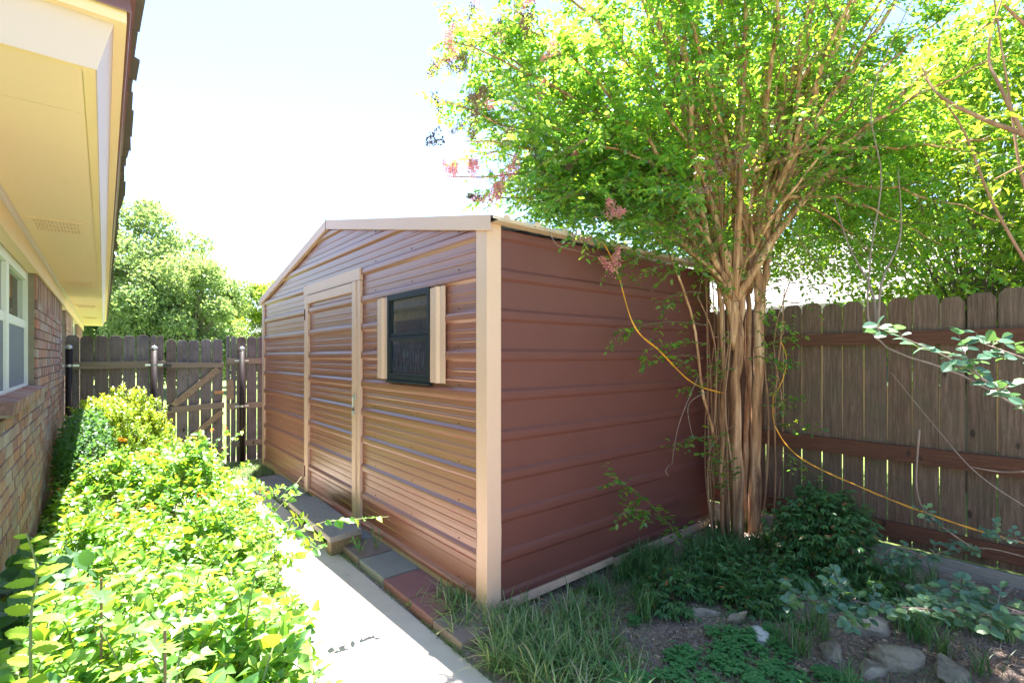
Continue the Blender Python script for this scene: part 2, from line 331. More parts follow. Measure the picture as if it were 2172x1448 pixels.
def frames(D, N_):
    D = normed(D); X = normed(np.cross(D, N_)); Nn = np.cross(X, D); return X, D, Nn
def leafmesh(name, tp, P, D, Nn, Sz, mat, tint=None):
    tv, tf = TP[tp]; k = len(tv); n = len(P)
    X, Y, Z = frames(D, Nn)
    V = P[:, None, :] + Sz[:, None, None]*(tv[None, :, 0:1]*X[:, None, :] + tv[None, :, 1:2]*Y[:, None, :] + tv[None, :, 2:3]*Z[:, None, :])
    V = V.reshape(-1, 3)
    tris = []
    for f in tf:
        if len(f) == 3: tris.append(f)
        else: tris += [(f[0], f[1], f[2]), (f[0], f[2], f[3])]
    F = (np.array(tris)[None] + (np.arange(n)*k)[:, None, None]).reshape(-1, 3)
    return npmesh(name, V, F, mat, np.repeat(U(0, 1, n) if tint is None else tint, k))
def npmesh(name, V, F, mat, tint=None, smooth=False):
    me = bpy.data.meshes.new(name); me.vertices.add(len(V)); me.vertices.foreach_set('co', V.astype(np.float32).ravel())
    nf, w = F.shape
    me.loops.add(nf*w); me.loops.foreach_set('vertex_index', F.astype(np.int32).ravel())
    me.polygons.add(nf); me.polygons.foreach_set('loop_start', np.arange(0, nf*w, w, dtype=np.int32)); me.polygons.foreach_set('loop_total', np.full(nf, w, np.int32))
    if smooth: me.polygons.foreach_set('use_smooth', np.ones(nf, bool))
    if tint is not None:
        a = me.attributes.new('tint', 'FLOAT', 'POINT'); a.data.foreach_set('value', tint.astype(np.float32))
    me.materials.append(mat); me.update(calc_edges=True); me.validate(); return me
_tm = {}
def template_mesh(tp, mat):
    if (tp, mat.name) not in _tm:
        tv, tf = TP[tp]; me = bpy.data.meshes.new('leaf'); me.from_pydata([tuple(x) for x in tv], [], tf); me.materials.append(mat); _tm[tp, mat.name] = me
    return _tm[tp, mat.name]
def foliage(parent, tp, P, D, Nn, Sz, mat, singles=0, name='foliage', tint=None, front=None):
    """the leaves that show largest become single leaf objects, the rest one joined part"""
    P, D, Nn, Sz = (np.asarray(a, float) for a in (P, D, Nn, Sz)); n = len(P)
    if not n: return
    m = np.zeros(n, bool)
    if singles:
        u, v, d = proj(P + D*Sz[:, None]*.5); sc = Sz/np.maximum(d, .3)
        ok = (d > .2) & (u > -10) & (u < 2180) & (v > -10) & (v < 1458)
        if front is not None: ok &= front
        sc = np.where(ok, sc, -1); idx = np.argsort(-sc)[:singles]; idx = idx[sc[idx] > 0]; m[idx] = True
        X, Y, Z = frames(D[idx], Nn[idx]); me = template_mesh(tp, mat)
        for i, x, y, z in zip(idx, X, Y, Z):
            s = Sz[i]; p = P[i]
            o = bpy.data.objects.new('leaf', me); COL.objects.link(o); o.parent = parent
            o.matrix_parent_inverse = Matrix.Translation(-parent.location)
            o.matrix_basis = Matrix(((x[0]*s, y[0]*s, z[0]*s, p[0]), (x[1]*s, y[1]*s, z[1]*s, p[1]), (x[2]*s, y[2]*s, z[2]*s, p[2]), (0,0,0,1)))
    r = ~m
    if r.any():
        o = link(name, leafmesh(name, tp, P[r], D[r], Nn[r], Sz[r], mat, None if tint is None else tint[r]), parent); o['kind'] = 'stuff'
        return o
def rv(n, s=1.0): return R.normal(0, s, (n, 3))

# ================================================================ SETTING
o = MB().add([(-400,-400,-.03),(400,-400,-.03),(400,400,-.03),(-400,400,-.03)], [(0,1,2,3)]).build('ground', M['lawn']); o['kind'] = 'structure'
def gh(x, y):
    """height of the bare soil"""
    h = .018*np.sin(1.7*x+.6*y)+.014*np.sin(3.1*y-1.1*x+1)+.008*np.sin(7.3*x+5.1*y)
    return h*np.clip((x-1.45)/.5, 0, 1) + .04*np.clip((x-2.6)/1.2, 0, 1)*np.clip((2.4-y)/1, 0, 1)
xs = np.linspace(1.36, 4.62, 130); ys = np.linspace(-3.2, 8.6, 300)
gx, gy = np.meshgrid(xs, ys); gz = gh(gx, gy) + R.normal(0, .003, gx.shape)
gz = np.where(gx < 1.45, -.012, gz)
V = np.stack([gx, gy, gz], -1).reshape(-1, 3); i = np.arange(299)[:, None]*130+np.arange(129)[None]
F = np.stack([i, i+1, i+131, i+130], -1).reshape(-1, 4)
o = link('bare_soil', npmesh('bare_soil', V, F, M['soil'], None, True)); o['kind'] = 'structure'
o = MB().box(-.40, .52, -2, 8.6, -.10, .0).build('planting_bed', M['soil']); o['kind'] = 'structure'
pth = MB()
for (a, b) in ((-2.5, .2), (.215, 4.42), (4.432, 7.05)): pth.box(.50, 1.425, a, b, -.1, .004)
o = pth.build('concrete_path', M['path'], bevel=.006); o['kind'] = 'structure'
# row of pavers along the shed
ps = empty('paver_strip', (1.6, 4.5, 0), None, None); ps['kind'] = 'structure'
yy = 2.15
for (ln, mt, lab) in ((.30,'paver_tan','brownish paver half under crabgrass'), (.30,'paver_red',None), (.36,'paver_red','second red paver'), (.42,'paver_grey',None), (.35,'paver_tan','weedy brownish paver'),
                      (.40,'paver_grey',None), (.42,'paver_grey',None), (.42,'paver_grey',None), (.42,'paver_grey',None), (.42,'paver_grey',None), (.42,'paver_grey',None), (.34,'paver_grey',None)):
    j = U(-.012, .012); dz = U(-.004, .006)
    o = MB().box(1.445+j, 1.80+j, yy+.006, yy+ln-.006, -.02, .052+dz).build('paver', M[mt], ps, bevel=.008)
    if lab: o['label'] = lab
    yy += ln

# ================================================================ SHED
shed = empty('garden_shed', (1.731, 4.93, 0), 'brown ribbed metal garden shed with beige trim, door and small shuttered window', 'shed')
XF, YN, YFR, YC = 1.731, 2.3175, 7.542, 4.93
ZE, ZR = 2.30, 2.80          # wall top at the corner posts and at the ridge
PITCH = .2415
def prof():
    """(dz, depth) of one rib pitch, dz measured up from the rib centre"""
    return [(-.040,0),(-.022,.017),(-.012,.019),(.012,.019),(.022,.017),(.040,0),(.080,0),(.086,.0035),(.098,.0035),(.104,0),(.138,0),(.144,.0035),(.156,.0035),(.162,0)]
def rows(z0, z1):
    pts = []
    k0 = int(math.floor((z0-1.555)/PITCH))-1
    for k in range(k0, k0+16):
        for dz, dp in prof(): pts.append((1.555+k*PITCH+dz, dp))
    pts.sort()
    zz = [p[0] for p in pts]; dd = [p[1] for p in pts]
    res = [(z0, float(np.interp(z0, zz, dd)))] + [(z, d) for z, d in pts if z0 < z < z1] + [(z1, float(np.interp(z1, zz, dd)))]
    return res
def gable(z):
    """half width of the gable at height z"""
    return (YFR-YN)/2-.04 if z <= ZE else max(0, ((YFR-YN)/2-.04)*(1-(z-ZE)/(ZR-ZE)))
def front_panel(z0, z1, ya, yb, mat, parent, name='wall_panel', x=XF, screws=True):
    mb = MB(); rs = rows(z0, z1); prev = None
    for z, dp in rs:
        w = gable(z); a = max(ya, YC-w); b = min(yb, YC+w)
        if a > b: a = b = (a+b)/2 if ya < YC < yb else (ya if ya > YC else yb)
        prev2 = (a, b, z, dp)
        if prev and not (prev[1]-prev[0] < 1e-4 and b-a < 1e-4):
            pa, pb, pz, pd = prev
            mb.add([(x-pd, pa, pz), (x-pd, pb, pz), (x-dp, b, z), (x-dp, a, z)], [(0,3,2,1)])
        prev = prev2
    o = mb.build(name, mat, parent)
    return o
def side_panel(z0, z1, xa, xb, mat, parent, y=YN, name='wall_panel', sgn=1):
    mb = MB(); prev = None
    for z, dp in rows(z0, z1):
        dp = dp*.75 if dp > .01 else 0.0
        if prev: mb.add([(xa, y-sgn*prev[1], prev[0]), (xb, y-sgn*prev[1], prev[0]), (xb, y-sgn*dp, z), (xa, y-sgn*dp, z)], [(0,1,2,3)])
        prev = (z, dp)
    return mb.build(name, mat, parent)
zs = [.095, .095+3.7*PITCH, .095+7.75*PITCH, ZE+.0, ZR]
zs = [.095, .987, 1.953, ZE, ZR]
DY0, DY1 = 4.117, 5.648        # door opening
WY0, WY1, WZ0, WZ1 = 2.934, 3.579, 1.365, 2.02
for z0, z1 in ((.095, .98), (.98, 1.950), (1.950, 2.205)):
    front_panel(z0, z1, DY1-.01, YFR-.03, M['shed'], shed)
front_panel(.095, .98, YN+.03, DY0+.01, M['shed'], shed)
front_panel(.98, WZ0+.01, YN+.03, DY0+.01, M['shed'], shed)
front_panel(WZ0+.01, 2.01, WY1-.01, DY0+.01, M['shed'], shed)
front_panel(WZ0+.01, 2.01, YN+.03, WY0+.01, M['shed'], shed)
front_panel(2.01, 2.205, YN+.03, DY0+.01, M['shed'], shed)
front_panel(2.205, 2.46, YN, YFR, M['shed'], shed, 'gable_panel')
front_panel(2.46, ZR, YN, YFR, M['shed'], shed, 'gable_panel')
for z0, z1 in ((.095, .98), (.98, 1.950), (1.950, 2.31)):
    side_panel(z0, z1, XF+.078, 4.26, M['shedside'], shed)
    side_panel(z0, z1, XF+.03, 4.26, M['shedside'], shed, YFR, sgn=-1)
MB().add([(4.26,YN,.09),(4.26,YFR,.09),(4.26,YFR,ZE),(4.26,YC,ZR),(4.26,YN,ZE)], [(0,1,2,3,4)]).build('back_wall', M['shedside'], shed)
# screws as one small part
sc = MB()
for k in range(-6, 5):
    z = 1.555+k*PITCH+.055
    for y in np.arange(YN+.3, YFR-.1, .62):
        w = gable(z)
        if abs(y-YC) < w-.05 and not (DY0-.02 < y < DY1+.02) and not (WY0-.22 < y < WY1+.22 and WZ0-.03 < z < WZ1+.03): sc.box(XF-.005, XF+.001, y-.0035, y+.0035, z-.0035, z+.0035)
    for x in np.arange(XF+.25, 4.2, .6):
        if z < 2.28: sc.box(x-.0025, x+.0025, YN-.004, YN+.001, z-.0025, z+.0025)
o = sc.build('screws', M['rust'], shed); o['kind'] = 'stuff'
# corner trims (slightly crumpled near the bottom like the real one)
def post(y0, y1, x0, x1, name, near=True):
    mb = MB(); H_ = [.035, .30, .42, .52, .66, 1.2, 2.325]; dv = [0, .001, .003, .004, .001, 0, 0]
    t = .0012
    for i in range(len(H_)-1):
        a, b = H_[i], H_[i+1]; da, db = dv[i], dv[i+1]
        xf = x0-.021
        yf = y0-.021 if near else y1+.021
        if near: pts = [(xf, y1), (xf, yf), (x1, yf)]
        else: pts = [(x1, yf), (xf, yf), (xf, y0)]
        for (p, q) in ((pts[0], pts[1]), (pts[1], pts[2])):
            mb.add([(p[0]+da*.5, p[1]-da, a), (q[0]+da*.5, q[1]-da, a), (q[0]+db*.5, q[1]-db, b), (p[0]+db*.5, p[1]-db, b)], [(0,1,2,3)])
    # returns back to the wall
    yf = y0-.021 if near else y1+.021
    inner = y1 if near else y0
    mb.box(x0-.021, x0+.0, min(inner, inner+(.002 if near else -.002)), max(inner, inner+(.002 if near else -.002)), .035, 2.325)
    if near: mb.box(x1, x1+.002, yf, y0, .035, 2.325)
    return mb.build(name, M['trim'], shed)
post(YN, YN+.082, XF, XF+.082, 'corner_trim')
post(YFR-.075, YFR, XF, XF+.07, 'corner_trim', near=False)
# rake trim: two sloping channels, face + underside
def rake(yend, yridge, zend, zridge, h=.088):
    mb = MB(); x0, x1 = XF-.042, XF+.03
    A = [(x0, yend, zend), (x0, yridge, zridge), (x0, yridge, zridge-h), (x0, yend, zend-h)]
    mb.prism(A, (.002, 0, 0))
    mb.prism([(x0+.002, yend, zend), (x0+.002, yridge, zridge), (x0+.002, yridge, zridge-.002), (x0+.002, yend, zend-.002)], (x1-x0, 0, 0))
    mb.prism([(x0+.002, yend, zend-h+.002), (x0+.002, yridge, zridge-h+.002), (x0+.002, yridge, zridge-h), (x0+.002, yend, zend-h)], (.034, 0, 0))
    return mb.build('rake_trim', M['trim'], shed)
rake(2.235, YC, 2.352, 2.892); rake(7.625, YC, 2.352, 2.892)
MB().box(XF-.044, XF-.041, YC-.003, YC+.004, 2.79, 2.905).build('ridge_tab', M['winframe'], shed)
# roof: ribbed sheets with ribs running down the slope
roof = []
def roof_sheet(x0, x1, side):
    mb = MB(); pr = []
    x = x0
    while x < x1-.001:
        for dx, h in ((0,0),(.07,0),(.085,.020),(.115,.020),(.130,0)):
            if x+dx < x1: pr.append((x+dx, h))
        x += .2415
    pr.append((x1, 0))
    ye = 2.225 if side < 0 else 7.635
    ze = 2.345; zr = 2.885
    for a, b in zip(pr[:-1], pr[1:]):
        mb.add([(a[0], ye, ze+a[1]), (b[0], ye, ze+b[1]), (b[0], YC, zr+b[1]), (a[0], YC, zr+a[1])], [(0,1,2,3)])
        mb.add([(a[0], ye, ze+a[1]-.012), (b[0], ye, ze+b[1]-.012), (b[0], ye, ze+b[1]), (a[0], ye, ze+a[1])], [(0,1,2,3)])
    return mb.build('roof_panel', M['roofm'], shed)
for side in (-1, 1):
    for k in range(3): roof_sheet(XF-.03+k*.87, XF-.03+(k+1)*.87-.001, side)
def eave_edge(side):
    mb = MB(); ye = 2.222 if side < 0 else 7.638; x = XF-.03
    while x < 4.3:
        pts = [(0,0),(.07,0),(.085,.020),(.115,.020),(.130,0),(.2415,0)]
        for a, b in zip(pts[:-1], pts[1:]):
            jz = U(-.004, .004)
            mb.add([(x+a[0], ye, 2.335+jz), (x+b[0], ye, 2.335+jz), (x+b[0], ye, 2.347+b[1]), (x+a[0], ye, 2.347+a[1])], [(0,1,2,3)])
        x += .2415
    mb.box(XF+.01, 4.3, ye+.003 if side < 0 else ye-.09, ye+.09 if side < 0 else ye-.003, 2.326, 2.334)
    return mb.build('eave_trim', M['roofunder'], shed)
eave_edge(-1); eave_edge(1)
# base trim
MB().box(XF-.008, XF+.03, YN+.0, YFR, .02, .094).build('base_trim', M['trim'], shed)
MB().prism([(XF+.09, YN-.02, .030), (2.86, YN-.02, .045), (2.86, YN-.02, .088), (XF+.09, YN-.02, .088)], (0,.02,0)).build('base_trim', M['trim'], shed)
MB().prism([(2.88, YN-.03, .020), (4.2, YN-.03, .03), (4.2, YN-.03, .085), (2.88, YN-.03, .07)], (0,.03,0)).build('base_trim', M['trim'], shed)
for x in (1.78, 2.9, 4.0): MB().box(x, x+.1, YN+.02, YFR-.02, -.01, .093).build('skid', M['stepside'], shed)
# door
door = MB().box(XF-.012, XF-.010, DY0+.15, DY1-.10, .09, 2.16).build('door', M['shed'], shed)
front_panel(.095, .98, DY0+.14, DY1-.10, M['shed'], door, 'door_panel', XF-.013)
front_panel(.98, 1.95, DY0+.14, DY1-.10, M['shed'], door, 'door_panel', XF-.013)
front_panel(1.95, 2.14, DY0+.14, DY1-.10, M['shed'], door, 'door_panel', XF-.013)
def bar(x0, x1, y0, y1, z0, z1, name, mat, parent, bv=.002): return MB().box(x0, x1, y0, y1, z0, z1).build(name, mat, parent, bevel=bv)
bar(XF-.040, XF-.005, DY0+.072, DY0+.152, .085, 2.205, 'door_stile', M['trim'], door)
bar(XF-.040, XF-.005, DY1-.150, DY1-.062, .085, 2.205, 'door_stile', M['trim'], door)
bar(XF-.042, XF-.006, DY0+.154, DY1-.152, 2.115, 2.198, 'door_rail', M['trim'], door)
bar(XF-.030, XF-.002, DY0, DY0+.068, .06, 2.205, 'door_jamb', M['trim'], shed)
bar(XF-.030, XF-.002, DY1-.058, DY1, .06, 2.205, 'door_jamb', M['trim'], shed)
bar(XF-.034, XF-.002, DY0-.004, DY1+.004, 2.208, 2.312, 'door_header', M['trim'], shed)
for z in (2.0, .30): bar(XF-.048, XF-.030, DY1-.068, DY1-.054, z-.06, z+.06, 'hinge', M['rust'], door, .003)
lt = MB().box(XF-.050, XF-.041, DY0+.055, DY0+.105, 1.175, 1.215).tube([(XF-.058, DY0+.08, 1.20), (XF-.058, DY0+.08, 1.10)], .006, 8).build('latch', M['steel'], door)
MB().box(XF-.066, XF-.046, DY0+.062, DY0+.098, 1.035, 1.075).build('padlock', M['steel'], lt, bevel=.004)
MB().tube([(XF-.056, DY0+.068, 1.072), (XF-.056, DY0+.068, 1.098), (XF-.056, DY0+.08, 1.11), (XF-.056, DY0+.092, 1.098), (XF-.056, DY0+.092, 1.072)], .004, 6).build('shackle', M['dark'], lt)
# window
win = MB().box(XF-.004, XF+.05, WY0, WY1, WZ0, WZ1).build('window', M['dark'], shed)
fr = MB(); X0, X1 = XF-.034, XF-.002
fr.box(X0, X1, WY0, WY0+.032, WZ0, WZ1).box(X0, X1, WY1-.032, WY1, WZ0, WZ1).box(X0, X1, WY0+.032, WY1-.032, WZ0, WZ0+.035).box(X0, X1, WY0+.032, WY1-.032, WZ1-.045, WZ1)
fr.build('window_frame', M['winframe'], win, bevel=.003)
MB().box(XF-.044, XF-.008, WY0-.004, WY1+.004, WZ0-.014, WZ0-.001).build('window_sill', M['winframe'], win, bevel=.003)
s1 = MB(); s1.box(XF-.024, XF-.006, WY0+.034, WY1-.034, 1.695, 1.725).box(XF-.022, XF-.008, WY0+.034, WY0+.05, 1.727, WZ1-.047).box(XF-.022, XF-.008, WY1-.05, WY1-.034, 1.727, WZ1-.047)
s1.build('sash', M['winframe'], win, bevel=.002)
s2 = MB(); s2.box(XF-.031, XF-.01, WY0+.034, WY1-.034, 1.665, 1.693).box(XF-.031, XF-.01, WY0+.034, WY0+.054, WZ0+.058, 1.663).box(XF-.031, XF-.01, WY1-.054, WY1-.034, WZ0+.058, 1.663).box(XF-.031, XF-.01, WY0+.034, WY1-.034, WZ0+.037, WZ0+.056)
s2.build('sash', M['winframe'], win, bevel=.002)
MB().box(XF-.012, XF-.009, WY0+.05, WY1-.05, 1.726, WZ1-.046).build('pane', M['glass'], win)
MB().box(XF-.018, XF-.015, WY0+.054, WY1-.054, WZ0+.056, 1.665).build('pane', M['glass'], win)
def shutter(y0, y1, z0, z1):
    w = y1-y0; pr = [(0,-.016),(.0,-.028),(.03,-.028),(.30,-.026),(.38,-.045),(.50,-.045),(.58,-.027),(.70,-.026),(.74,-.029),(.78,-.026),(1,-.027),(1,-.016)]
    mb = MB()
    poly = [(XF+dx, y0+w*t, z0) for t, dx in pr]
    back = [(XF-.012, y1, z0), (XF-.012, y0, z0)]
    n = len(poly)
    for (a, b) in zip(poly[:-1], poly[1:]): mb.add([a, b, (b[0], b[1], z1), (a[0], a[1], z1)], [(0,1,2,3)])
    for z in (z0, z1): mb.add([(p[0], p[1], z) for p in poly], [tuple(range(n))])
    return mb.build('shutter', M['trim'], shed)
shutter(WY1+.003, 3.765, 1.372, 2.008); shutter(2.752, WY0-.003, 1.372, 2.008)

# ================================================================ HOUSE
house = empty('brick_house', (-.37, 8, 0), 'red brick house with white windows under a cream soffit and shingled eave', 'house')
HX, GX = -.372, -.414
CP, BP = .0715, .2155
def wall_slab(y0, y1, z0, z1): return MB().box(-.70, HX-.012, y0, y1, z0, z1)
OPEN = [(3.27, 4.906), (7.75, 8.58), (10.37, 12.15)]
mw = MB(); mw.box(-.70, HX-.012, 1.96, 15.0, -.1, 1.262)
py = [1.96]+[v for o_ in OPEN for v in o_]+[15.0]
for a, b in zip(py[::2], py[1::2]): mw.box(-.70, HX-.012, a, b, 1.262, 2.20)
mw.box(-7, -.70, 1.98, 2.10, -.1, 2.26); mw.box(-7, -.7, 14.8, 15.0, -.1, 2.26)
mw.build('wall', M['mortar'], house)
def brickmesh(w, h, d, seed):
    r = np.random.default_rng(seed); j = lambda: r.uniform(-.0018, .0018)
    mb = MB(); mb.box(0, d, 0, w, 0, h); mb.v = [(x+j(), y+j(), z+j()) for x, y, z in mb.v]
    return mb.mesh('brick', M['brick'])
bms = [brickmesh(BP-.010, CP-.010, .055, k) for k in range(5)]; bms_h = [brickmesh(BP*.5-.010, CP-.010, .055, k+9) for k in range(3)]
bms_s = [brickmesh(CP-.010, BP-.012, .055, k+20) for k in range(4)]
rest = MB(); cand = []
def in_open(y0, y1):
    return any(y1 > a+.001 and y0 < b-.001 for a, b in OPEN)
for k in range(31):
    z = -.04+k*CP
    if z > 1.90: break
    y = 1.96 - (0 if k % 2 else BP/2)
    while y < 15:
        a, b = max(y, 1.96), min(y+BP, 15.0); y += BP
        if z > 1.255:
            for (p, q) in OPEN:
                if a < p < b: b = p
                elif a < q < b: a = q
                elif a >= p and b <= q: a = b
        if b-a < .03: continue
        cand.append((a, b, z, 0))
for a0, b0 in ((4.906, 7.75), (8.58, 10.37), (12.15, 15)):
    y = a0
    while y < b0-.05: cand.append((y, y+CP, 1.90+.035, 1)); y += CP
def vis(c):
    u, v, d = proj((HX, (c[0]+c[1])/2, c[2])); return -1e9 if not (-5 < u < 190 and 540 < v < 1080) else -d
order = sorted(range(len(cand)), key=lambda i: -vis(cand[i])); single = set(i for i in order[:270] if vis(cand[i]) > -1e8)
for i, (a, b, z, sol) in enumerate(cand):
    if i in single:
        full = (b-a) > BP-.001
        if sol: me = bms_s[i % 4]
        else: me = bms[i % 5] if full else bms_h[i % 3]
        o = bpy.data.objects.new('brick', me); COL.objects.link(o); o.parent = house; o.matrix_parent_inverse = Matrix.Translation(-house.location)
        o.location = (HX-.055+U(-.002, .003), a+.005, z+.005)
        if not full and not sol: o.scale = (1, (b-a-.010)/(BP*.5-.010), 1)
    else: rest.box(HX-.055, HX+U(-.002,.003), a+.005, b-.005, z+.005, z+(BP if sol else CP)-.007, U(0,1))
o = rest.build('brickwork', M['brick'], house); o['kind'] = 'stuff'
# jamb bricks of the near window: the return faces
jb = MB()
for k in range(11):
    z = 1.33+k*CP
    if z < 2.1: jb.box(GX-.02, HX-.056, 4.908, 4.98, z+.005, z+CP-.005, U(0,1))
jb.build('jamb_brick', M['brick'], house)
# rowlock sill
sm = [brickmesh(CP-.009, .062, .098, 40+k) for k in range(4)]
y = 3.262; k = 0
while y < 4.86:
    o = bpy.data.objects.new('sill_brick', sm[k % 4]); COL.objects.link(o); o.parent = house; o.matrix_parent_inverse = Matrix.Translation(-house.location)
    o.location = (-.425, y, 1.283+U(-.001,.001)); o.rotation_euler = (0, math.radians(7), 0); y += CP; k += 1
MB().box(-.425, -.336, 3.262, 4.9, 1.262, 1.276).build('sill_mortar', M['mortar'], house)
# windows
def hwin(y0, y1, near=False):
    w = MB().box(GX-.10, GX-.06, y0, y1, 1.27, 2.14).build('window', M['dark'], house)
    f = MB(); xa, xb = GX-.055, GX
    mid = [y1-.95] if near else [(y0+y1)/2]
    f.box(xa, xb, y0, y0+.05, 1.30, 2.14).box(xa, xb, y1-.045, y1, 1.30, 2.14)
    ys_ = [y0+.05]+[q for m_ in mid for q in (m_-.03, m_+.03)]+[y1-.045]
    for m_ in mid: f.box(xa, xb-.002, m_-.03, m_-.004, 1.36, 2.08); f.box(xa, xb, m_+.004, m_+.03, 1.36, 2.08)
    f.box(xa, xb-.001, y0+.05, y1-.045, 1.30, 1.36).box(xa, xb-.001, y0+.05, y1-.045, 2.08, 2.14)
    f.build('window_frame', M['white'], w, bevel=.003)
    for a, b in zip(ys_[::2], ys_[1::2]):
        MB().box(xa+.01, xb-.012, a+.001, b-.001, 1.745, 1.80).build('meeting_rail', M['white'], w, bevel=.003)
        MB().box(xa+.015, xb-.025, a, b, 1.80, 2.08).build('pane', M['glass2'], w)
        MB().box(xa+.02, xb-.018, a, b, 1.36, 1.745).build('screen', M['screen'], w)
hwin(3.275, 4.904, True); hwin(7.755, 8.575); hwin(10.375, 12.145)
# eave, swept round the corner; o = outward offset (east: X = o, south: Y = YS - o)
YS = 1.594; YEND = 15.4
def sweep(profile, mat, name, parent=house, bv=0):
    mb = MB(); n = len(profile)
    for seg in ('e', 's'):
        for i in range(n-1):
            (o0, z0), (o1, z1) = profile[i], profile[i+1]
            if seg == 'e': mb.add([(o0, YEND, z0), (o0, YS-o0, z0), (o1, YS-o1, z1), (o1, YEND, z1)], [(0,1,2,3)])
            else: mb.add([(o0, YS-o0, z0), (-7, YS-o0, z0), (-7, YS-o1, z1), (o1, YS-o1, z1)], [(0,1,2,3)])
    return mb.build(name, mat, parent)
# soffit in sheets with open joints
ysh = [1.63, 1.94, 4.38, 6.82, 9.26, 11.7, 14.1, YEND]
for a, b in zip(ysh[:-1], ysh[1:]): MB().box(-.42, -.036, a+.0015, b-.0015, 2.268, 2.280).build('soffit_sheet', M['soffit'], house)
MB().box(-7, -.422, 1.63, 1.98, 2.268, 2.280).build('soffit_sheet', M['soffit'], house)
sweep([(-.040,2.282),(-.040,2.262),(-.016,2.262),(-.016,2.29)], M['frieze'], 'soffit_edge_strip')
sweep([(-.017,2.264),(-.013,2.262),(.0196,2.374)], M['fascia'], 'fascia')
sweep([(.0196,2.374),(.044,2.372),(.044,2.405)], M['frieze'], 'shingle_mould')
sweep([(.043,2.404),(.052,2.398),(.053,2.402),(.050,2.437),(.064,2.447)], M['drip'], 'drip_edge')
# crown mould and frieze board at the wall
def strip(poly, y0, y1, mat, name): 
    return MB().prism([(x, y0, z) for x, z in poly], (0, y1-y0, 0)).build(name, mat, house)
strip([(-.362,2.133),(-.352,2.133),(-.352,2.266),(-.362,2.266)], 1.97, 15.05, M['frieze'], 'frieze_board')
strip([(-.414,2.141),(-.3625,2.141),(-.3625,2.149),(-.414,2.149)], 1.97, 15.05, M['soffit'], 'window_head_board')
q = [(-.3515+.0, 2.2675), (-.3515, 2.245)] + [(-.3515+.020*math.sin(a), 2.2675-.0225*math.cos(a)) for a in np.linspace(.1, 1.5, 6)]
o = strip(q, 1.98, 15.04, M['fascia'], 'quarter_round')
# vents
vents = [3.70, 6.54, 9.4, 12.2]
for y in vents:
    v_ = MB(); x0, x1 = -.285, -.10; y0, y1 = y-.17, y+.17; z0, z1 = 2.262, 2.2675
    v_.box(x0-.02, x0, y0, y1, z0, z1).box(x1, x1+.02, y0, y1, z0, z1).box(x0, x1, y0, y0+.02, z0, z1).box(x0, x1, y1-.02, y1, z0, z1)
    v_.box(x0, x1, y-.055, y-.045, z0, z1).box(x0, x1, y+.045, y+.055, z0, z1)
    vo = v_.build('soffit_vent', M['soffit'], house)
    sl = MB(); xx = x0+.004
    while xx < x1-.005: sl.box(xx, xx+.008, y0+.02, y1-.02, z0+.001, z1-.001); xx += .0145
    sl.build('vent_slats', M['soffit'], vo)
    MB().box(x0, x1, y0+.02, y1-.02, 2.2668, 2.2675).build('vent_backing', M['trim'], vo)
# roof
rz = 2.447; sl_ = 1/3
XR, YR0, YR1 = -4.0, YS+4.0, YEND-4.0
def rp(o_): return rz + sl_*(.06-o_)
rf = MB()
rf.add([(.06, YS-.06, rz), (.06, YEND, rz), (XR, YR1, rp(XR)), (XR, YR0, rp(XR))], [(0,1,2,3)])
rf.add([(-8.06, YS-.06, rz), (.06, YS-.06, rz), (XR, YR0, rp(XR))], [(0,1,2)])
rf.add([(-8.06, YS-.06, rz), (XR, YR0, rp(XR)), (XR, YR1, rp(XR)), (-8.06, YEND, rz)], [(0,1,2,3)])
rf.add([(.06, YEND, rz), (-8.06, YEND, rz), (XR, YR1, rp(XR))], [(0,1,2)])
roofo = rf.build('roof', M['shingle'], house)
for layer in range(2):
    y = YS-.06
    while y < YEND:
        ln = U(.09, .30); ov = .080+U(-.009, .010)-layer*.008
        a = np.array([ov, y, rz-.004+layer*.009]); zt = rp(-.25)+.004+layer*.009
        yb = min(y+ln-.004, YEND); e2 = U(-.008,.008)
        MB().prism([(ov, y, rz-.002+layer*.009-U(0,.005)), (ov+e2, yb, rz-.002+layer*.009-U(0,.005)), (-.25, yb, zt), (-.25, y, zt)], (0,0,.0075)).build('shingle', M['shingle'], roofo)
        y += ln
    x = .06
    while x > -2.2:
        ln = U(.14, .34); ov = YS-.084-U(-.016,.012)
        MB().prism([(x, ov, rz-.002+layer*.009), (x-ln+.004, ov, rz-.002+layer*.009), (x-ln+.004, YS+.25, rp(-.25)+.004+layer*.009), (x, YS+.25, rp(-.25)+.004+layer*.009)][::-1], (0,0,.0075)).build('shingle', M['shingle'], roofo)
        x -= ln

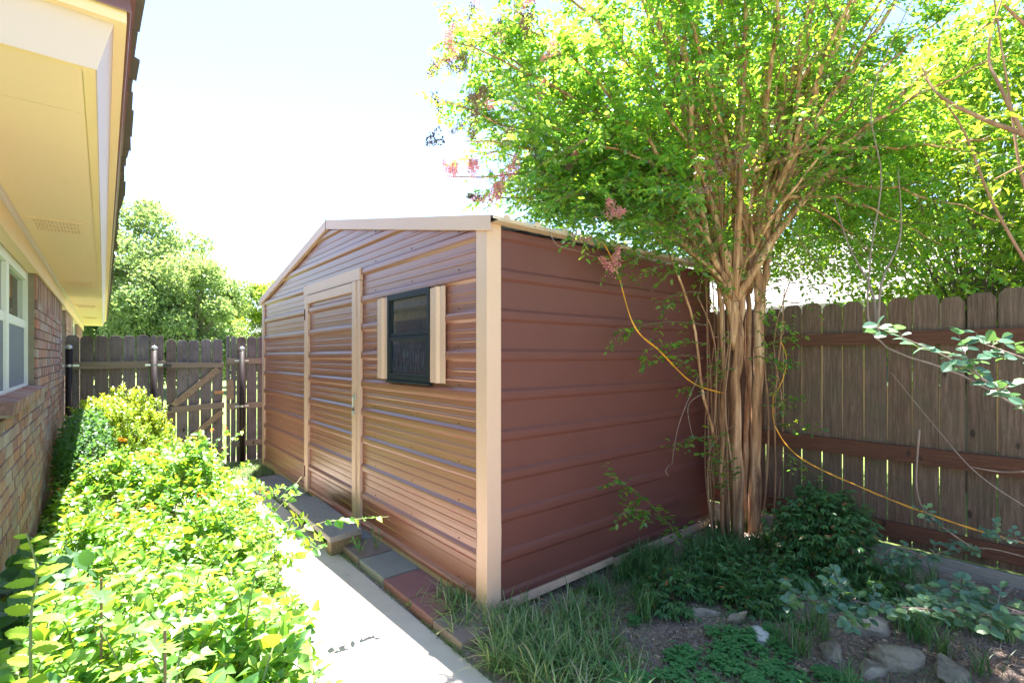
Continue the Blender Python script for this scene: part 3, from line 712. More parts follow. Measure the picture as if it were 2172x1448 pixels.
# ================================================================ FENCES
def picket(w, h, mat, parent, axis='x', thick=.016, dog=.028, name='picket', warp=.004):
    pass
def picket_x(x0, x1, y, z0, z1, mat, parent, dog=.03):
    """picket in the plane y = const, front face at y"""
    j = U(-.003, .003); t = .016; dy = U(0, .004); dx = U(-.004, .004)
    P = [(x0, y+dy, z0), (x1, y+dy, z0), (x1+dx, y+dy, z1-dog-U(0,.01)), (x1-dog+dx, y+dy, z1+j), (x0+dog+dx, y+dy, z1+j), (x0+dx, y+dy, z1-dog-U(0,.01))]
    return MB().prism(P, (0, t, 0), U(0,1)).build('picket', mat, parent, bevel=.0025)
def picket_y(y0, y1, x, z0, z1, mat, parent, dog=.03):
    j = U(-.004, .004); t = .016; dx = U(0, .004); dy = U(-.003, .003)
    P = [(x+dx, y1, z0), (x+dx, y0, z0), (x+dx, y0+dy, z1-dog-U(0,.01)), (x+dx, y0+dog+dy, z1+j), (x+dx, y1-dog+dy, z1+j), (x+dx, y1+dy, z1-dog-U(0,.01))]
    return MB().prism(P, (t, 0, 0), U(0,1)).build('picket', mat, parent, bevel=.0025)
def pipe_post(x, y, top, parent):
    p = MB().tube([(x, y, -.05), (x, y, top)], .033, 16).build('post', M['post'], parent, smooth=True)
    q = [(x, y, top-.01), (x, y, top+.004), (x, y, top+.022), (x, y, top+.036), (x, y, top+.042)]
    MB().tube(q, [.039, .039, .034, .02, .004], 16).build('post_cap', M['steel'], p, smooth=True)
    return p
def strap(x, y, z, parent, w=.16):
    MB().tube([(x, y, z-.014), (x, y, z+.014)], .037, 16).box(x-w/2, x+w/2, y+.02, y+.030, z-.014, z+.014).build('strap', M['steel'], parent, smooth=False)
YF = 8.05
fl = empty('picket_fence', (.1, YF, 0), 'grey weathered wooden picket fence between brick wall and gate', 'fence')
e = [-.365,-.228,-.092,.048,.188,.323,.466]
for a, b in zip(e[:-1], e[1:]): picket_x(a+.004, b-.005, YF, .02, 1.80+(a+.36)*.03+U(-.006,.006), M['picket'], fl)
picket_x(.472, .545, YF, .02, 1.825, M['picket'], fl, .022); picket_x(.549, .615, YF, .02, 1.822, M['picket'], fl, .022)
def railx(x0, x1, z0, z1, name, parent, y=YF, t=.038, mat=None, tilt=0): 
    return MB().prism([(x0, y-.002, z0), (x1, y-.002, z0+tilt), (x1, y-.002, z1+tilt), (x0, y-.002, z1)], (0, -t, 0)).build(name, mat or M['railx'], parent, bevel=.003)
railx(-.30, .64, 1.385, 1.478, 'rail', fl, tilt=.012); railx(-.30, .67, .775, .865, 'rail', fl); railx(-.30, .64, .20, .29, 'rail', fl)
for x in (-.322, .510):
    pipe_post(x, YF-.085, 1.645, fl); strap(x, YF-.085, 1.435, fl, .19); strap(x, YF-.085, .82, fl, .17)
ga = empty('wooden_gate', (1.03, YF, 0), 'closed wooden picket gate with a Z-shaped diagonal brace', 'gate')
e = [.642,.757,.895,1.035,1.178,1.318]
e = [.640,.757,.891,1.033,1.173,1.312]
for i_, (a, b) in enumerate(zip(e[:-1], e[1:])): picket_x(a+.006, b-.006, YF+.001, .06, (1.775,1.765,1.768,1.782,1.786)[i_], M['picket'], ga)
railx(.645, 1.318, 1.395, 1.468, 'rail', ga, tilt=-.008); railx(.66, 1.322, .785, .868, 'rail', ga, tilt=.03); railx(.645, 1.318, .16, .25, 'rail', ga)
def brace(p, q, w, y, name, parent, t=.03):
    p, q = np.array((p[0], y, p[1])), np.array((q[0], y, q[1])); d = normed(q-p); n = np.array((-d[2], 0, d[0]))*w/2
    P = [p-n-d*0, q-n, q+n, p+n]
    return MB().prism(P, (0, -t, 0)).build(name, M['diag'], parent, bevel=.003)
brace((.72, .885), (1.255, 1.375), .085, YF-.003, 'brace', ga); brace((.80, .33), (1.30, .765), .075, YF-.003, 'brace', ga)
MB().box(1.20, 1.315, YF-.02, YF-.003, 1.015, 1.06).build('latch_block', M['orange'], ga, bevel=.003)
for z in (1.42, .84): MB().box(.600, .70, YF-.050, YF-.041, z-.02, z+.02).build('hinge', M['dark'], ga)
fr_ = empty('picket_fence', (1.9, YF, 0), 'short stretch of picket fence between the gate and the metal shed', 'fence')
e = [1.352,1.408,1.478,1.612,1.752,1.90,2.04,2.18,2.32,2.46,2.60]
for a, b in zip(e[:-1], e[1:]): picket_x(a+.004, b-.005, YF, .03, 1.838+U(-.006,.006), M['picket'], fr_, .025 if b-a < .1 else .03)
MB().prism([(1.352, YF-.003, .93), (1.445, YF-.003, .93), (1.445, YF-.003, 1.19), (1.42, YF-.003, 1.225), (1.37, YF-.003, 1.215), (1.352, YF-.003, 1.13)], (0,-.016,0)).build('patch_board', M['diag'], fr_, bevel=.002)
for z0 in (1.44, .79, .24): railx(1.355 if z0 > .3 else 1.46, 4.5, z0, z0+.085, 'rail', fr_, t=.03)
pipe_post(1.539, YF-.08, 1.645, fr_); strap(1.539, YF-.08, 1.485, fr_, .18); strap(1.539, YF-.08, .83, fr_, .18)
for y0 in (YF+.0,): 
    for a in np.arange(2.61, 4.55, .146): picket_x(a, a+.138, YF, .03, 1.84+U(-.006,.006), M['picket'], fr_)
MB().box(1.36, 4.55, YF-.03, YF+.03, -.03, .028).build('kickboard', M['kick'], fr_)
# right fence, plane X = 4.6
RX = 4.6
fq = empty('privacy_fence', (RX, 1.5, 0), 'tall dark brown dog-eared privacy fence with rust-red rails', 'fence')
ed = [1.676,1.521,1.375,1.227,1.078,.927,.7723,.6297,.473]
yy = list(np.arange(1.676+.1495, 8.0, .1495))[::-1] + ed + list(.473-.152*np.arange(1, 17))
for b, a in zip(yy[:-1], yy[1:]):
    g = U(.006, .013) if a < 1.9 else .004
    picket_y(a+g/2, b-g/2, RX, .135, 1.982+.014*math.sin(a*9)+U(-.013,.013), M['pickdark'], fq)
for z0, z1, zt in ((1.655, 1.735, 0), (.785, .885, 0), (.215, .305, 0)):
    MB().box(RX-.040, RX-.002, -2.2, 8.0, z0, z1).build('rail', M['raily'], fq, bevel=.003)
    MB().box(RX-.046, RX-.0405, -2.2, 8.0, z0-.018, z0+.012).build('rail_lip', M['raily'], fq)
for y in (-1.9, 3.6, 5.9): MB().box(RX+.02, RX+.11, y, y+.09, 0, 2.0).build('post', M['pickdark'], fq)
MB().box(RX-.05, RX-.012, -2.2, 8.0, -.02, .130).build('kickboard', M['kick'], fq, bevel=.004)
# ================================================================ STEP
st = empty('wooden_step', (1.47, 4.4, 0), 'grey weathered timber step in front of the shed door', 'step')
MB().prism([(1.335,3.80,.118),(1.605,3.83,.118),(1.62,5.02,.118),(1.36,5.00,.118)], (0,0,.046)).build('tread', M['step'], st, bevel=.006)
MB().box(1.352, 1.60, 3.835, 3.925, .004, .116).build('support', M['stepside'], st, bevel=.008)
MB().box(1.375, 1.60, 4.88, 4.97, .004, .116).build('support', M['stepside'], st, bevel=.008)

# ================================================================ FAR THINGS
nb = empty('neighbour_house', (14, 5, 0), 'neighbouring brick house with pale shingle roof beyond the right fence', 'house')
MB().box(11.2, 11.4, -6, 16, 0, 2.5).build('wall', M['nbrbrick'], nb)
ro = MB(); z0, z1 = 2.55, 5.0
ro.add([(10.7,-6.4,z0),(10.7,16.4,z0),(15.5,11.6,z1),(15.5,-1.6,z1)], [(0,3,2,1)]); ro.add([(10.7,-6.4,z0),(20.3,-6.4,z0),(15.5,-1.6,z1)], [(0,1,2)]); ro.add([(10.7,16.4,z0),(15.5,11.6,z1),(20.3,16.4,z0)], [(0,1,2)])
ro.add([(10.7,-6.4,z0-.03),(10.7,16.4,z0-.03),(20.3,16.4,z0-.03),(20.3,-6.4,z0-.03)], [(0,1,2,3)])
ro.build('roof', M['nbrroof'], nb)
tabs = MB()
for k in range(34):
    t = k/34; xa = 10.7+4.8*t; za = z0+(z1-z0)*t+.012; ya, yb = -6.4+4.8*t, 16.4-4.8*t
    y = ya
    while y < yb-.3:
        ln = U(.6, 1.2); tabs.add([(xa-.01, y, za), (xa-.01, min(y+ln,yb), za), (xa+.15, min(y+ln,yb), za+.068), (xa+.15, y, za+.068)], [(0,3,2,1)], U(0,1)); tabs.add([(xa-.01, y, za), (xa-.01, min(y+ln,yb), za), (xa-.01, min(y+ln,yb), za-.02), (xa-.01, y, za-.02)], [(0,1,2,3)]); y += ln
o = tabs.build('shingles', M['nbrroof'], nb); o['kind'] = 'stuff'
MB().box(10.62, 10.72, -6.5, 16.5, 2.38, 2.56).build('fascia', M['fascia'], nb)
for y in (1.5, 5.5):
    w = MB().box(11.12, 11.2, y, y+1.4, 1.0, 2.1).build('window', M['white'], nb); MB().box(11.10, 11.118, y+.07, y+.66, 1.07, 2.03).box(11.10, 11.118, y+.74, y+1.33, 1.07, 2.03).build('pane', M['glass2'], w)

def bez(p, c, q, n): 
    t = np.linspace(0, 1, n)[:, None]; return (1-t)**2*np.asarray(p)+2*t*(1-t)*np.asarray(c)+t*t*np.asarray(q)
def blob_tree(loc, h, rad, base_h, nleaf, leaf, mat, label, cat='tree', group=None, name='tree', clumps=60, squash=.8, lobes=None, bark='bark2', seed=0, trunk_r=.2, tp='diamond', skew=0):
    """trunk and limbs reaching into leaf clumps; crown uneven with gaps"""
    r = np.random.default_rng(seed)
    t = empty(name, loc, label, cat, group); L0 = np.array(loc, float)
    mb = MB(); mb.tube([L0, L0+(0.03*h, .02*h, base_h*.6), L0+(0, 0, base_h+.25*(h-base_h))], [trunk_r, trunk_r*.8, trunk_r*.45], 9)
    mb.build('trunk', M[bark], t, smooth=True)
    cz = (h+base_h)/2; hz = (h-base_h)/2
    C = []
    while len(C) < clumps:
        p = r.uniform(-1, 1, 3)
        rr = np.linalg.norm(p)
        if rr > 1 or rr < .35: continue
        C.append(p)
    C = np.array(C); crown = L0 + np.stack([C[:,0]*rad + skew*C[:,2], C[:,1]*rad, cz+C[:,2]*hz], -1)
    lm = MB()
    for p in crown:
        s = L0+(0, 0, base_h*.8+.3*(h-base_h)*r.uniform(0,1)); c = (s+p)/2+np.array((0,0,.25*hz))
        lm.tube(bez(s, c, p, 6), [trunk_r*.14, trunk_r*.04], 4)
    lm.build('limbs', M[bark], t)
    n = nleaf; ci = r.integers(0, clumps, n); cr = rad*.30*r.uniform(.6, 1.25, clumps)
    g = r.normal(0, 1, (n, 3)); g /= np.linalg.norm(g, axis=1)[:, None]; g *= r.uniform(.25, 1, (n,1))**.6
    P = crown[ci] + g*cr[ci][:, None]*np.array((1,1,squash))
    D = normed(r.normal(0,1,(n,3))+np.array((0,0,-.3))); Nn = normed(r.normal(0,.6,(n,3))+np.array((0,0,1)))
    o = link('crown', leafmesh('crown', tp, P, D, Nn, leaf*r.uniform(.6,1.3,n), mat, np.clip(r.uniform(0,1,clumps)[ci]*.6+r.uniform(0,.4,n), 0, .999)), t); o['kind'] = 'stuff'
    return t
def at(u, d): p = spot(u, V0, d); return (p[0], p[1], 0)
GB = 'trees beyond the far fence'
blob_tree(at(300, 22), 8.4, 3.0, 1.0, 52000, .17, M['farleaf'], 'tallest pale green tree beyond the fence beside the house eave', group=GB, seed=1, clumps=100, trunk_r=.28, name='shade_tree')
blob_tree(at(395, 21), 5.6, 2.5, .6, 36000, .16, M['farleaf'], 'dense rounded pale green tree beyond the picket gate', group=GB, seed=2, clumps=80, trunk_r=.2, name='shade_tree')
blob_tree(at(205, 24), 4.2, 2.2, .3, 16000, .16, M['farleaf'], 'low dark green tree just right of the end of the house eave', group=GB, seed=3, clumps=50, trunk_r=.2, name='shade_tree')
blob_tree(at(560, 27), 5.4, 1.9, 2.2, 12000, .17, M['rightleaf'], 'small bright green tree showing left of the shed roof', group=GB, seed=4, clumps=40, trunk_r=.12, name='small_tree', skew=.3)
blob_tree(at(510, 34), 3.4, 2.6, .3, 12000, .2, M['shadeleaf'], 'low dark bushy tree on the horizon beside the shed', group=GB, seed=5, clumps=40, trunk_r=.12, name='bushy_tree')
GR = 'trees behind the right fence'
blob_tree((7.6, 1.0, 0), 5.2, 1.9, 1.35, 44000, .08, M['rightleaf'], 'yellow-green tree crown behind the right fence, lit from above', group=GR, seed=6, clumps=110, trunk_r=.07, name='yard_tree', squash=.6)
blob_tree((7.2, 3.6, 0), 5.8, 1.7, 2.7, 30000, .08, M['rightleaf'], 'sunlit yard tree beyond the fence directly behind the crape myrtle', group=GR, seed=7, clumps=90, trunk_r=.06, name='yard_tree', squash=.6)
blob_tree((9.0, -1.5, 0), 5.6, 2.4, 1.2, 32000, .10, M['rightleaf'], 'rightmost bright yard tree partly cut off by the picture edge', group=GR, seed=8, clumps=90, trunk_r=.07, name='yard_tree', squash=.6)
# street lamp and utility pole
p = spot(428, 520, 30); lp = empty('street_lamp', (p[0], p[1], 0), 'cobra-head street lamp on a grey pole above the pale tree', 'street lamp')
MB().tube([(p[0], p[1], 0), (p[0], p[1], p[2]+.1)], [.11, .07], 8).build('pole', M['bark2'], lp)
q = spot(446, 521, 30); q2 = spot(459, 529, 30)
MB().tube([(p[0], p[1], p[2]-.2), (p+q)/2+(0,0,.1), q], .03, 6).build('arm', M['steel'], lp)
hd = MB().tube([q, q*.7+q2*.3+(0,0,.04), q*.2+q2*.8, q2], [.06,.14,.13,.03], 8).build('lamp_head', M['steel'], lp, smooth=True)
MB().box(q[0]+.02, q[0]+.14, q[1]-.06, q[1]+.06, q[2]+.10, q[2]+.24).build('photocell', M['dark'], hd)
p = spot(479, 640, 34); MB_ = MB().tube([(p[0], p[1], 0), p], [.14, .10], 8); o = MB_.build('utility_pole', M['bark2']); tag(o, 'thin grey utility pole to the right of the pale tree', 'pole')

# ================================================================ CRAPE MYRTLE
cm = empty('crape_myrtle', (4.12, 1.97, 0), 'multi-trunk crape myrtle with tan bark and pink flower tips beside the shed', 'tree')
def wob(pts, a): 
    pts = np.array(pts, float); pts[1:-1] += R.normal(0, a, (len(pts)-2, 3)); return pts
def smooth_line(ctrl, n=14):
    ctrl = np.array(ctrl, float); t = np.linspace(0, len(ctrl)-1, n); out_ = np.zeros((n,3))
    for k in range(n):
        i = min(int(t[k]), len(ctrl)-2); f = t[k]-i
        p0 = ctrl[max(i-1,0)]; p1 = ctrl[i]; p2 = ctrl[i+1]; p3 = ctrl[min(i+2, len(ctrl)-1)]
        out_[k] = .5*((2*p1)+(-p0+p2)*f+(2*p0-5*p1+4*p2-p3)*f*f+(-p0+3*p1-3*p2+p3)*f**3)
    return out_
D0 = 4.15
trunks = [
 ([(1560,1165,4.10),(1564,1000,4.10),(1558,850,4.10),(1566,740,4.10),(1563,690,4.1),(1558,640,4.1)], .050, .034),
 ([(1598,1140,4.18),(1603,980,4.20),(1607,800,4.20),(1612,660,4.20),(1607,590,4.22),(1600,530,4.24)], .045, .032),
 ([(1580,1160,4.36),(1580,1000,4.40),(1588,800,4.45),(1585,620,4.4)], .024, .024),
 ([(1562,740,4.12),(1548,655,4.11),(1530,600,4.10),(1505,520,4.05),(1480,430,4.0)], .038, .026),
 ([(1566,735,4.12),(1574,640,4.13),(1575,590,4.15),(1562,500,4.1),(1556,380,4.1)], .034, .026),
 ([(1533,1150,4.05),(1530,950,4.05),(1536,780,4.05),(1526,600,4.1),(1530,480,4.2)], .017, .018),
 ([(1610,690,4.21),(1618,610,4.2),(1627,560,4.2),(1640,500,4.2),(1660,420,4.2)], .034, .024),
 ([(1608,640,4.21),(1603,550,4.25),(1600,500,4.3),(1612,400,4.35)], .030, .022),
 ([(1520,560,4.3),(1510,510,4.2),(1545,540,4.1),(1556,620,4.1)], .020, .03),
]
starts = []
for c, r0, r1 in trunks:
    pts = smooth_line([spot(*q_) for q_ in c], 16); pts[1:-1] += R.normal(0, .006, (14,3))
    rr = np.linspace(r0, r1, 16)*(1+R.normal(0, .09, 16)); rr[0] *= 1.15
    MB().tube(pts, rr, 12).build('trunk', M['bark'], cm, smooth=True)
    if c[-1][1] < 700: starts.append((pts[-1], r1))
for k in range(15):      # thin suckers
    left = k < 12
    ub = U(1502, 1552) if left else U(1622, 1650); d = U(4.0, 4.4)
    top = U(360, 640); ut = ub + (U(-35, 20) if left else U(-15, 50))
    cpts = [spot(ub+(8 if left else -12), 1158, d), spot(ub+U(-10,10), 1010, d+U(-.05,.05)), spot(ub+U(-16,16), 860, d+U(-.05,.05)), spot(ub+U(-14,14), 720, d), spot(ut, top, d+U(-.1,.1))]
    MB().tube(smooth_line(cpts, 12), [U(.006,.011), .005], 6).build('sucker', M['barkred'], cm, smooth=True)
MB().tube(smooth_line([spot(1520,940,4.0), spot(1490,830,3.9), spot(1470,680,3.85), spot(1420,540,3.8), spot(1385,500,3.7)], 14), [.014,.008], 6).build('sucker', M['bark'], cm, smooth=True)
# limbs
targets = [(945,85,3.5),(925,210,3.5),(985,300,3.6),(960,375,3.5),(1060,420,3.5),(1010,150,3.9),(1060,30,3.7),(1090,-80,3.9),(1130,270,3.3),(1150,400,3.9),(1200,-220,4.0),(1180,90,3.2),
 (1230,300,3.2),(1260,460,3.4),(1290,80,3.1),(1330,-260,3.6),(1340,200,4.6),(1380,420,3.3),(1400,-80,3.1),(1420,-420,4.0),(1460,200,4.9),(1480,40,3.9),(1520,-500,4.0),(1560,-120,4.8),(1600,-400,3.6),(1640,60,4.0),
 (1650,-200,5.0),(1700,-450,4.2),(1720,40,4.8),(1760,-180,3.4),(1800,260,3.6),(1830,-350,4.6),(1860,60,3.2),(1900,420,4.6),(1920,-150,4.2),(1960,240,4.4),(2020,20,3.8),(2080,-200,4.2),(2100,330,4.0),(2140,120,3.4),
 (1780,520,4.5),(1870,560,4.3),(2000,520,4.0),(2150,480,3.8),(1720,430,5.2),(1320,330,5.0),(1200,180,5.2),(1100,130,4.9),(1440,300,5.6),(1590,150,5.8),(1750,200,5.6),(1880,250,5.6),(2050,150,5.4),(1350,-50,5.6),(1240,20,5.2),
 (1120,400,3.6),(1180,440,3.5),(1100,350,4.2),(1220,380,4.0),(1290,400,4.2),(1160,330,4.6),(1050,300,4.2),(1040,90,4.3),(1300,250,3.9),(1250,200,4.6),
 (1090,440,4.0),(1150,445,4.2),(1240,440,3.9),(1330,470,4.0),(1200,420,3.3),(980,60,3.9),(1020,330,3.9),
 (2010,-420,3.6),(2200,0,4.4),(2230,300,4.2),(1950,-300,2.8),(1700,-350,3.0),(1400,-380,3.0)]
LP, LD, LS, FC = [], [], [], []
tw = MB(); ntw = 0
def ok_pt(p):
    x, y, z = p
    if YN-.05 < y < YFR+.1 and 1.6 < x < 4.35 and z < 2.42+ .2*min(y-2.3, 7.6-y): return False
    if z < 1.9 and x > 4.5: return False
    if x < 4.35 and y > 2.26 and z < 2.42 and x > 1.6: return False
    return True
def leaves_on(pts, step=.0175, size=.046, drop=0.15, n=None):
    """alternate leaves along a twig polyline"""
    pts = np.asarray(pts); seg = np.linalg.norm(np.diff(pts, axis=0), axis=1); Ltot = seg.sum()
    k = max(2, int(Ltot/step)); t = (np.arange(k)+U(0,1))/k*Ltot; cum = np.concatenate([[0], np.cumsum(seg)])
    P_ = np.stack([np.interp(t, cum, pts[:, a]) for a in range(3)], -1)
    dr = normed(pts[-1]-pts[0]); side = normed(np.cross(dr, (0,0,1))+1e-6)
    sg = np.where(np.arange(k) % 2 == 0, 1, -1)[:, None]
    D_ = normed(side[None]*sg*.9 + dr*.55 + R.normal(0, .28, (k,3)) + np.array((0,0,-drop)))
    return P_, D_, size*U(.65, 1.2, k)
n_main = len(targets)
targets += [(u_+U(-20,20), U(-260,-40), U(3.8,4.6)) for u_ in np.linspace(1280, 2000, 20)] + [(u_, U(60,300), U(4.0,4.4)) for u_ in (1330,1420,1700,1800,1880)]
for ti, (u, v, d) in enumerate(targets):
    q_ = spot(u, v, d)
    s_, r_ = starts[ti % len(starts)] if v > 250 or U() < .35 else starts[R.integers(len(starts))]
    # choose the start nearest in the picture
    best = min(starts, key=lambda s__: abs(proj(s__[0])[0]-u)+U(0, 260)); s_, r_ = best
    mid = s_*.5+q_*.5; hor = np.linalg.norm((q_-s_)[:2]); mid = mid + np.array((0,0,.16*hor)) - np.append((q_-s_)[:2]*.10, 0)
    if v > 380: mid[2] += .1
    lp_ = bez(s_, mid, q_, 14); lp_[2:-1] += R.normal(0, .014, (11,3))
    LL = np.linalg.norm(q_-s_)
    MB().tube(lp_, [max(.013, .008*LL+.008), .006 if ti >= n_main else .004], 7).build('limb', M['bark'], cm, smooth=True)
    nsub = int(7+5.2*LL) if ti < n_main else 5
    for k in range(nsub):
        t = U(.22, 1.0) if LL > 1.2 else U(.15, 1); b = lp_[int(t*12.99)]
        dr = normed(lp_[min(13, int(t*12.99)+1)]-b)
        sd_ = normed(dr*U(.35,1.0)+R.normal(0, .62, 3)+np.array((0,0,.12))); ln = U(.28, .78)*(1.05-.35*t)
        e_ = b+sd_*ln+np.array((0,0,-.08*ln)); sp = bez(b, b+sd_*ln*.55+np.array((0,0,.04)), e_, 5)
        if not ok_pt(e_): continue
        ue, ve, de = proj(e_)
        if de < 1.7 or ue < 880: continue
        tw.tube(sp, [.0045,.0015], 3, cap=False)
        for j in range(R.integers(6, 11)):
            tt = U(.15, 1); bb = sp[int(tt*3.99)]; td = normed(sd_*.6+R.normal(0,.6,3)); l2 = U(.10,.26); ee = bb+td*l2+np.array((0,0,-.04))
            if not ok_pt(ee): continue
            tw.add([bb, bb+(.002,.001,0), ee], [(0,1,2)])
            P_, D_, S_ = leaves_on([bb, (bb+ee)/2+(0,0,.01), ee]); LP.append(P_); LD.append(D_); LS.append(S_)
        P_, D_, S_ = leaves_on(sp, .03); LP.append(P_); LD.append(D_); LS.append(S_)
        if t > .75 and ue < 1350 and U() < .34: FC.append(e_)
# hanging lower sprays, hand placed from the photo
sprays = [((1400,560,3.8),(1270,545,3.4)),((1470,520,3.9),(1330,560,3.5)),((1460,560,3.8),(1400,600,3.5)),((1490,620,3.9),(1400,640,3.6)),((1500,690,3.9),(1310,705,3.4)),((1500,730,3.9),(1370,745,3.4)),((1490,760,3.9),(1380,770,3.5)),
 ((1500,820,3.95),(1430,760,3.6)),((1560,780,4.0),(1470,820,3.7)),((1580,760,4.0),(1700,770,3.8)),((1600,740,4.0),(1690,720,3.8)),((1600,560,4.1),(1700,540,3.8)),((1620,620,4.1),(1700,600,3.9)),((1620,680,4.1),(1660,640,3.8)),
 ((1640,900,4.1),(1720,910,3.9)),((1640,860,4.1),(1700,840,3.9)),((1660,960,4.0),(1710,990,3.8)),((1520,930,4.0),(1430,945,3.7)),((1450,520,3.8),(1240,500,3.0)),((1430,500,3.7),(1330,470,3.1)),((1500,470,3.8),(1380,400,3.0)),
 ((1560,430,4.0),(1480,330,3.0)),((1600,400,4.0),(1560,300,3.0)),((1500,1190,4.0),(1400,1100,3.4)),((1440,1140,3.7),(1300,1010,3.2)),((1380,1085,3.4),(1310,1095,3.1)),((1700,520,4.1),(1760,600,3.9)),((1650,560,4.1),(1760,640,4.0)),
 ((1640,560,4.1),(1820,590,4.1)),((1760,480,4.0),(1930,600,3.9)),((1850,520,4.0),(2040,600,3.8)),((1560,250,3.8),(1500,140,2.8)),((1650,330,3.9),(1700,240,2.9)),((1700,350,3.9),(1840,240,2.9)),((1570,640,4.0),(1500,590,3.6)),
 ((1640,600,4.1),(1790,570,4.2)),((1700,560,4.2),(1880,540,4.2)),((1780,540,4.3),(1960,560,4.2)),((1850,500,4.2),(2060,560,4.1)),((1900,520,4.2),(1990,630,4.1)),((2000,500,4.0),(2140,610,3.9)),((1650,540,4.0),(1770,500,3.7)),
 ((1440,480,3.9),(1290,430,3.5)),((1400,480,3.8),(1280,500,3.3)),((1450,540,3.8),(1350,520,3.4)),((1400,450,3.9),(1200,440,3.6)),((1380,430,3.8),(1150,455,3.7)),((1500,560,3.9),(1430,520,3.5)),((1520,600,4.0),(1440,560,3.8)),
 ((1640,440,4.1),(1760,420,3.8)),((1700,440,4.1),(1850,400,3.9)),((1660,640,4.1),(1740,660,4.0)),((1600,660,4.0),(1680,700,3.8)),
 ((1560,560,4.0),(1530,650,3.85)),((1600,600,4.0),(1650,680,3.85)),((1550,700,4.0),(1520,780,3.85)),((1610,700,4.05),(1640,790,3.9)),((1560,900,4.0),(1500,960,3.8)),((1570,600,4.0),(1590,520,3.8)),((1500,540,4.0),(1480,640,3.8)),
 ((1630,800,4.05),(1670,880,3.9)),((1540,480,3.95),(1500,560,3.7)),((1600,480,4.0),(1640,560,3.8)),((1480,420,3.9),(1420,500,3.6)),((1660,580,4.1),(1720,640,4.0)),((1700,590,4.2),(1830,640,4.1)),((1760,560,4.3),(1900,610,4.2)),
 ((1620,540,4.1),(1730,585,4.0)),((1680,500,4.2),(1800,520,4.1)),((1820,540,4.2),(1960,600,4.0)),((1350,480,3.7),(1240,470,3.3)),((1330,500,3.7),(1300,560,3.4)),((1300,440,3.8),(1120,430,3.5)),((1440,560,3.8),(1350,590,3.5))]
for a, b in sprays:
    a, b = spot(*a), spot(*b); ln = np.linalg.norm(b-a); sp = bez(a, (a+b)/2+(0,0,.08*ln+.02), b, 8)
    tw.tube(sp, [.004,.0015], 4, cap=False)
    for j in range(int(5+ln*13)):
        bb = sp[R.integers(2, 8)]; td = normed((b-a)*.8/ln+R.normal(0,.5,3)); l2 = U(.06,.17); ee = bb+td*l2+(0,0,-.02)
        P_, D_, S_ = leaves_on([bb, (bb+ee)/2, ee], .022, .046); LP.append(P_); LD.append(D_); LS.append(S_)
    P_, D_, S_ = leaves_on(sp, .03, .046); LP.append(P_); LD.append(D_); LS.append(S_)
# bright upright shoots on the trunk
for (u, v0, v1, d) in ((1512,1020,885,3.9),(1560,1020,940,3.95),(1530,1050,960,3.9),(1545,1040,980,3.85)):
    a, b = spot(u, v0, d), spot(u-12, v1, d-.05); n = 26; t = np.linspace(0,1,n)[:,None]
    P_ = a+(b-a)*t; an = np.arange(n)*2.2; D_ = normed(np.stack([np.cos(an), np.sin(an), np.full(n,.45)], -1)); LP.append(P_); LD.append(D_); LS.append(np.full(n,.055)*U(.8,1.15,n))
    tw.tube([a, b], [.004,.002], 4)
o = tw.build('twigs', M['twig'], cm); o['kind'] = 'stuff'
P_, D_, S_ = np.concatenate(LP), np.concatenate(LD), np.concatenate(LS)
k_ = np.array([ok_pt(p) for p in P_])
uu, vv, dd = proj(P_)     # the middle of the fan, over the stems, is thinly leaved
k_ &= ~((np.abs(P_[:,0]-4.1) < .75) & (P_[:,1] < 2.35) & (P_[:,2] > 1.9) & (U(0,1,len(P_)) < .50))
k_ &= ~((P_[:,2] < 3.9) & (dd < 4.2) & (P_[:,0] > 2.9) & (U(0,1,len(P_)) < .38))
P_, D_, S_ = P_[k_], D_[k_], S_[k_]
print('crape leaves', len(P_))
Nn = normed(R.normal(0,.45,(len(P_),3))+np.array((.05,.1,1)))
uu, vv, dd = proj(P_)
sel = (dd < 3.9)
foliage(cm, 'oval', P_[sel], D_[sel], Nn[sel], S_[sel], M['crape'], 220, 'crown', front=(dd[sel] > 2.0))
foliage(cm, 'diamond', P_[~sel], D_[~sel], Nn[~sel], S_[~sel]*1.05, M['crape'], 0, 'crown')
# flower heads and seed clusters
def panicle(c, dirv, ln, rad, n, mat, name, leafy=True):
    dirv = normed(np.asarray(dirv)); t = U(0,1,n); g = R.normal(0,1,(n,3)); g = normed(g)*rad*(1-.7*t[:,None])*U(.4,1,(n,1))
    P1 = c+dirv*ln*t[:,None]+g
    link(name, leafmesh(name, 'diamond' if leafy else 'round', P1, normed(rv(n)), normed(rv(n)), U(.010,.020,n), mat), cm)['kind'] = 'stuff'
flp = [(945,75,3.4,1),(925,140,3.4,2),(1045,425,3.45,1),(1060,400,3.45,1),(955,375,3.4,1),(1005,365,3.45,1),(1085,375,3.5,1),(915,190,3.4,3),(935,275,3.4,3),(945,305,3.4,3),(1030,225,3.4,2),(1070,80,3.6,2),(1000,260,3.5,2),(980,120,3.5,2),
       (1015,10,3.6,2),(1100,10,3.6,1),(1130,320,3.4,3),(1520,330,3.2,3),(1545,350,3.2,3),(1120,70,3.4,2),(1180,100,3.3,2),(1295,460,3.2,1),(1215,500,3.0,3),(1020,420,3.5,3),(960,150,3.4,2),(1040,200,3.4,2),(1480,405,3.0,3),(1300,575,3.3,1)]
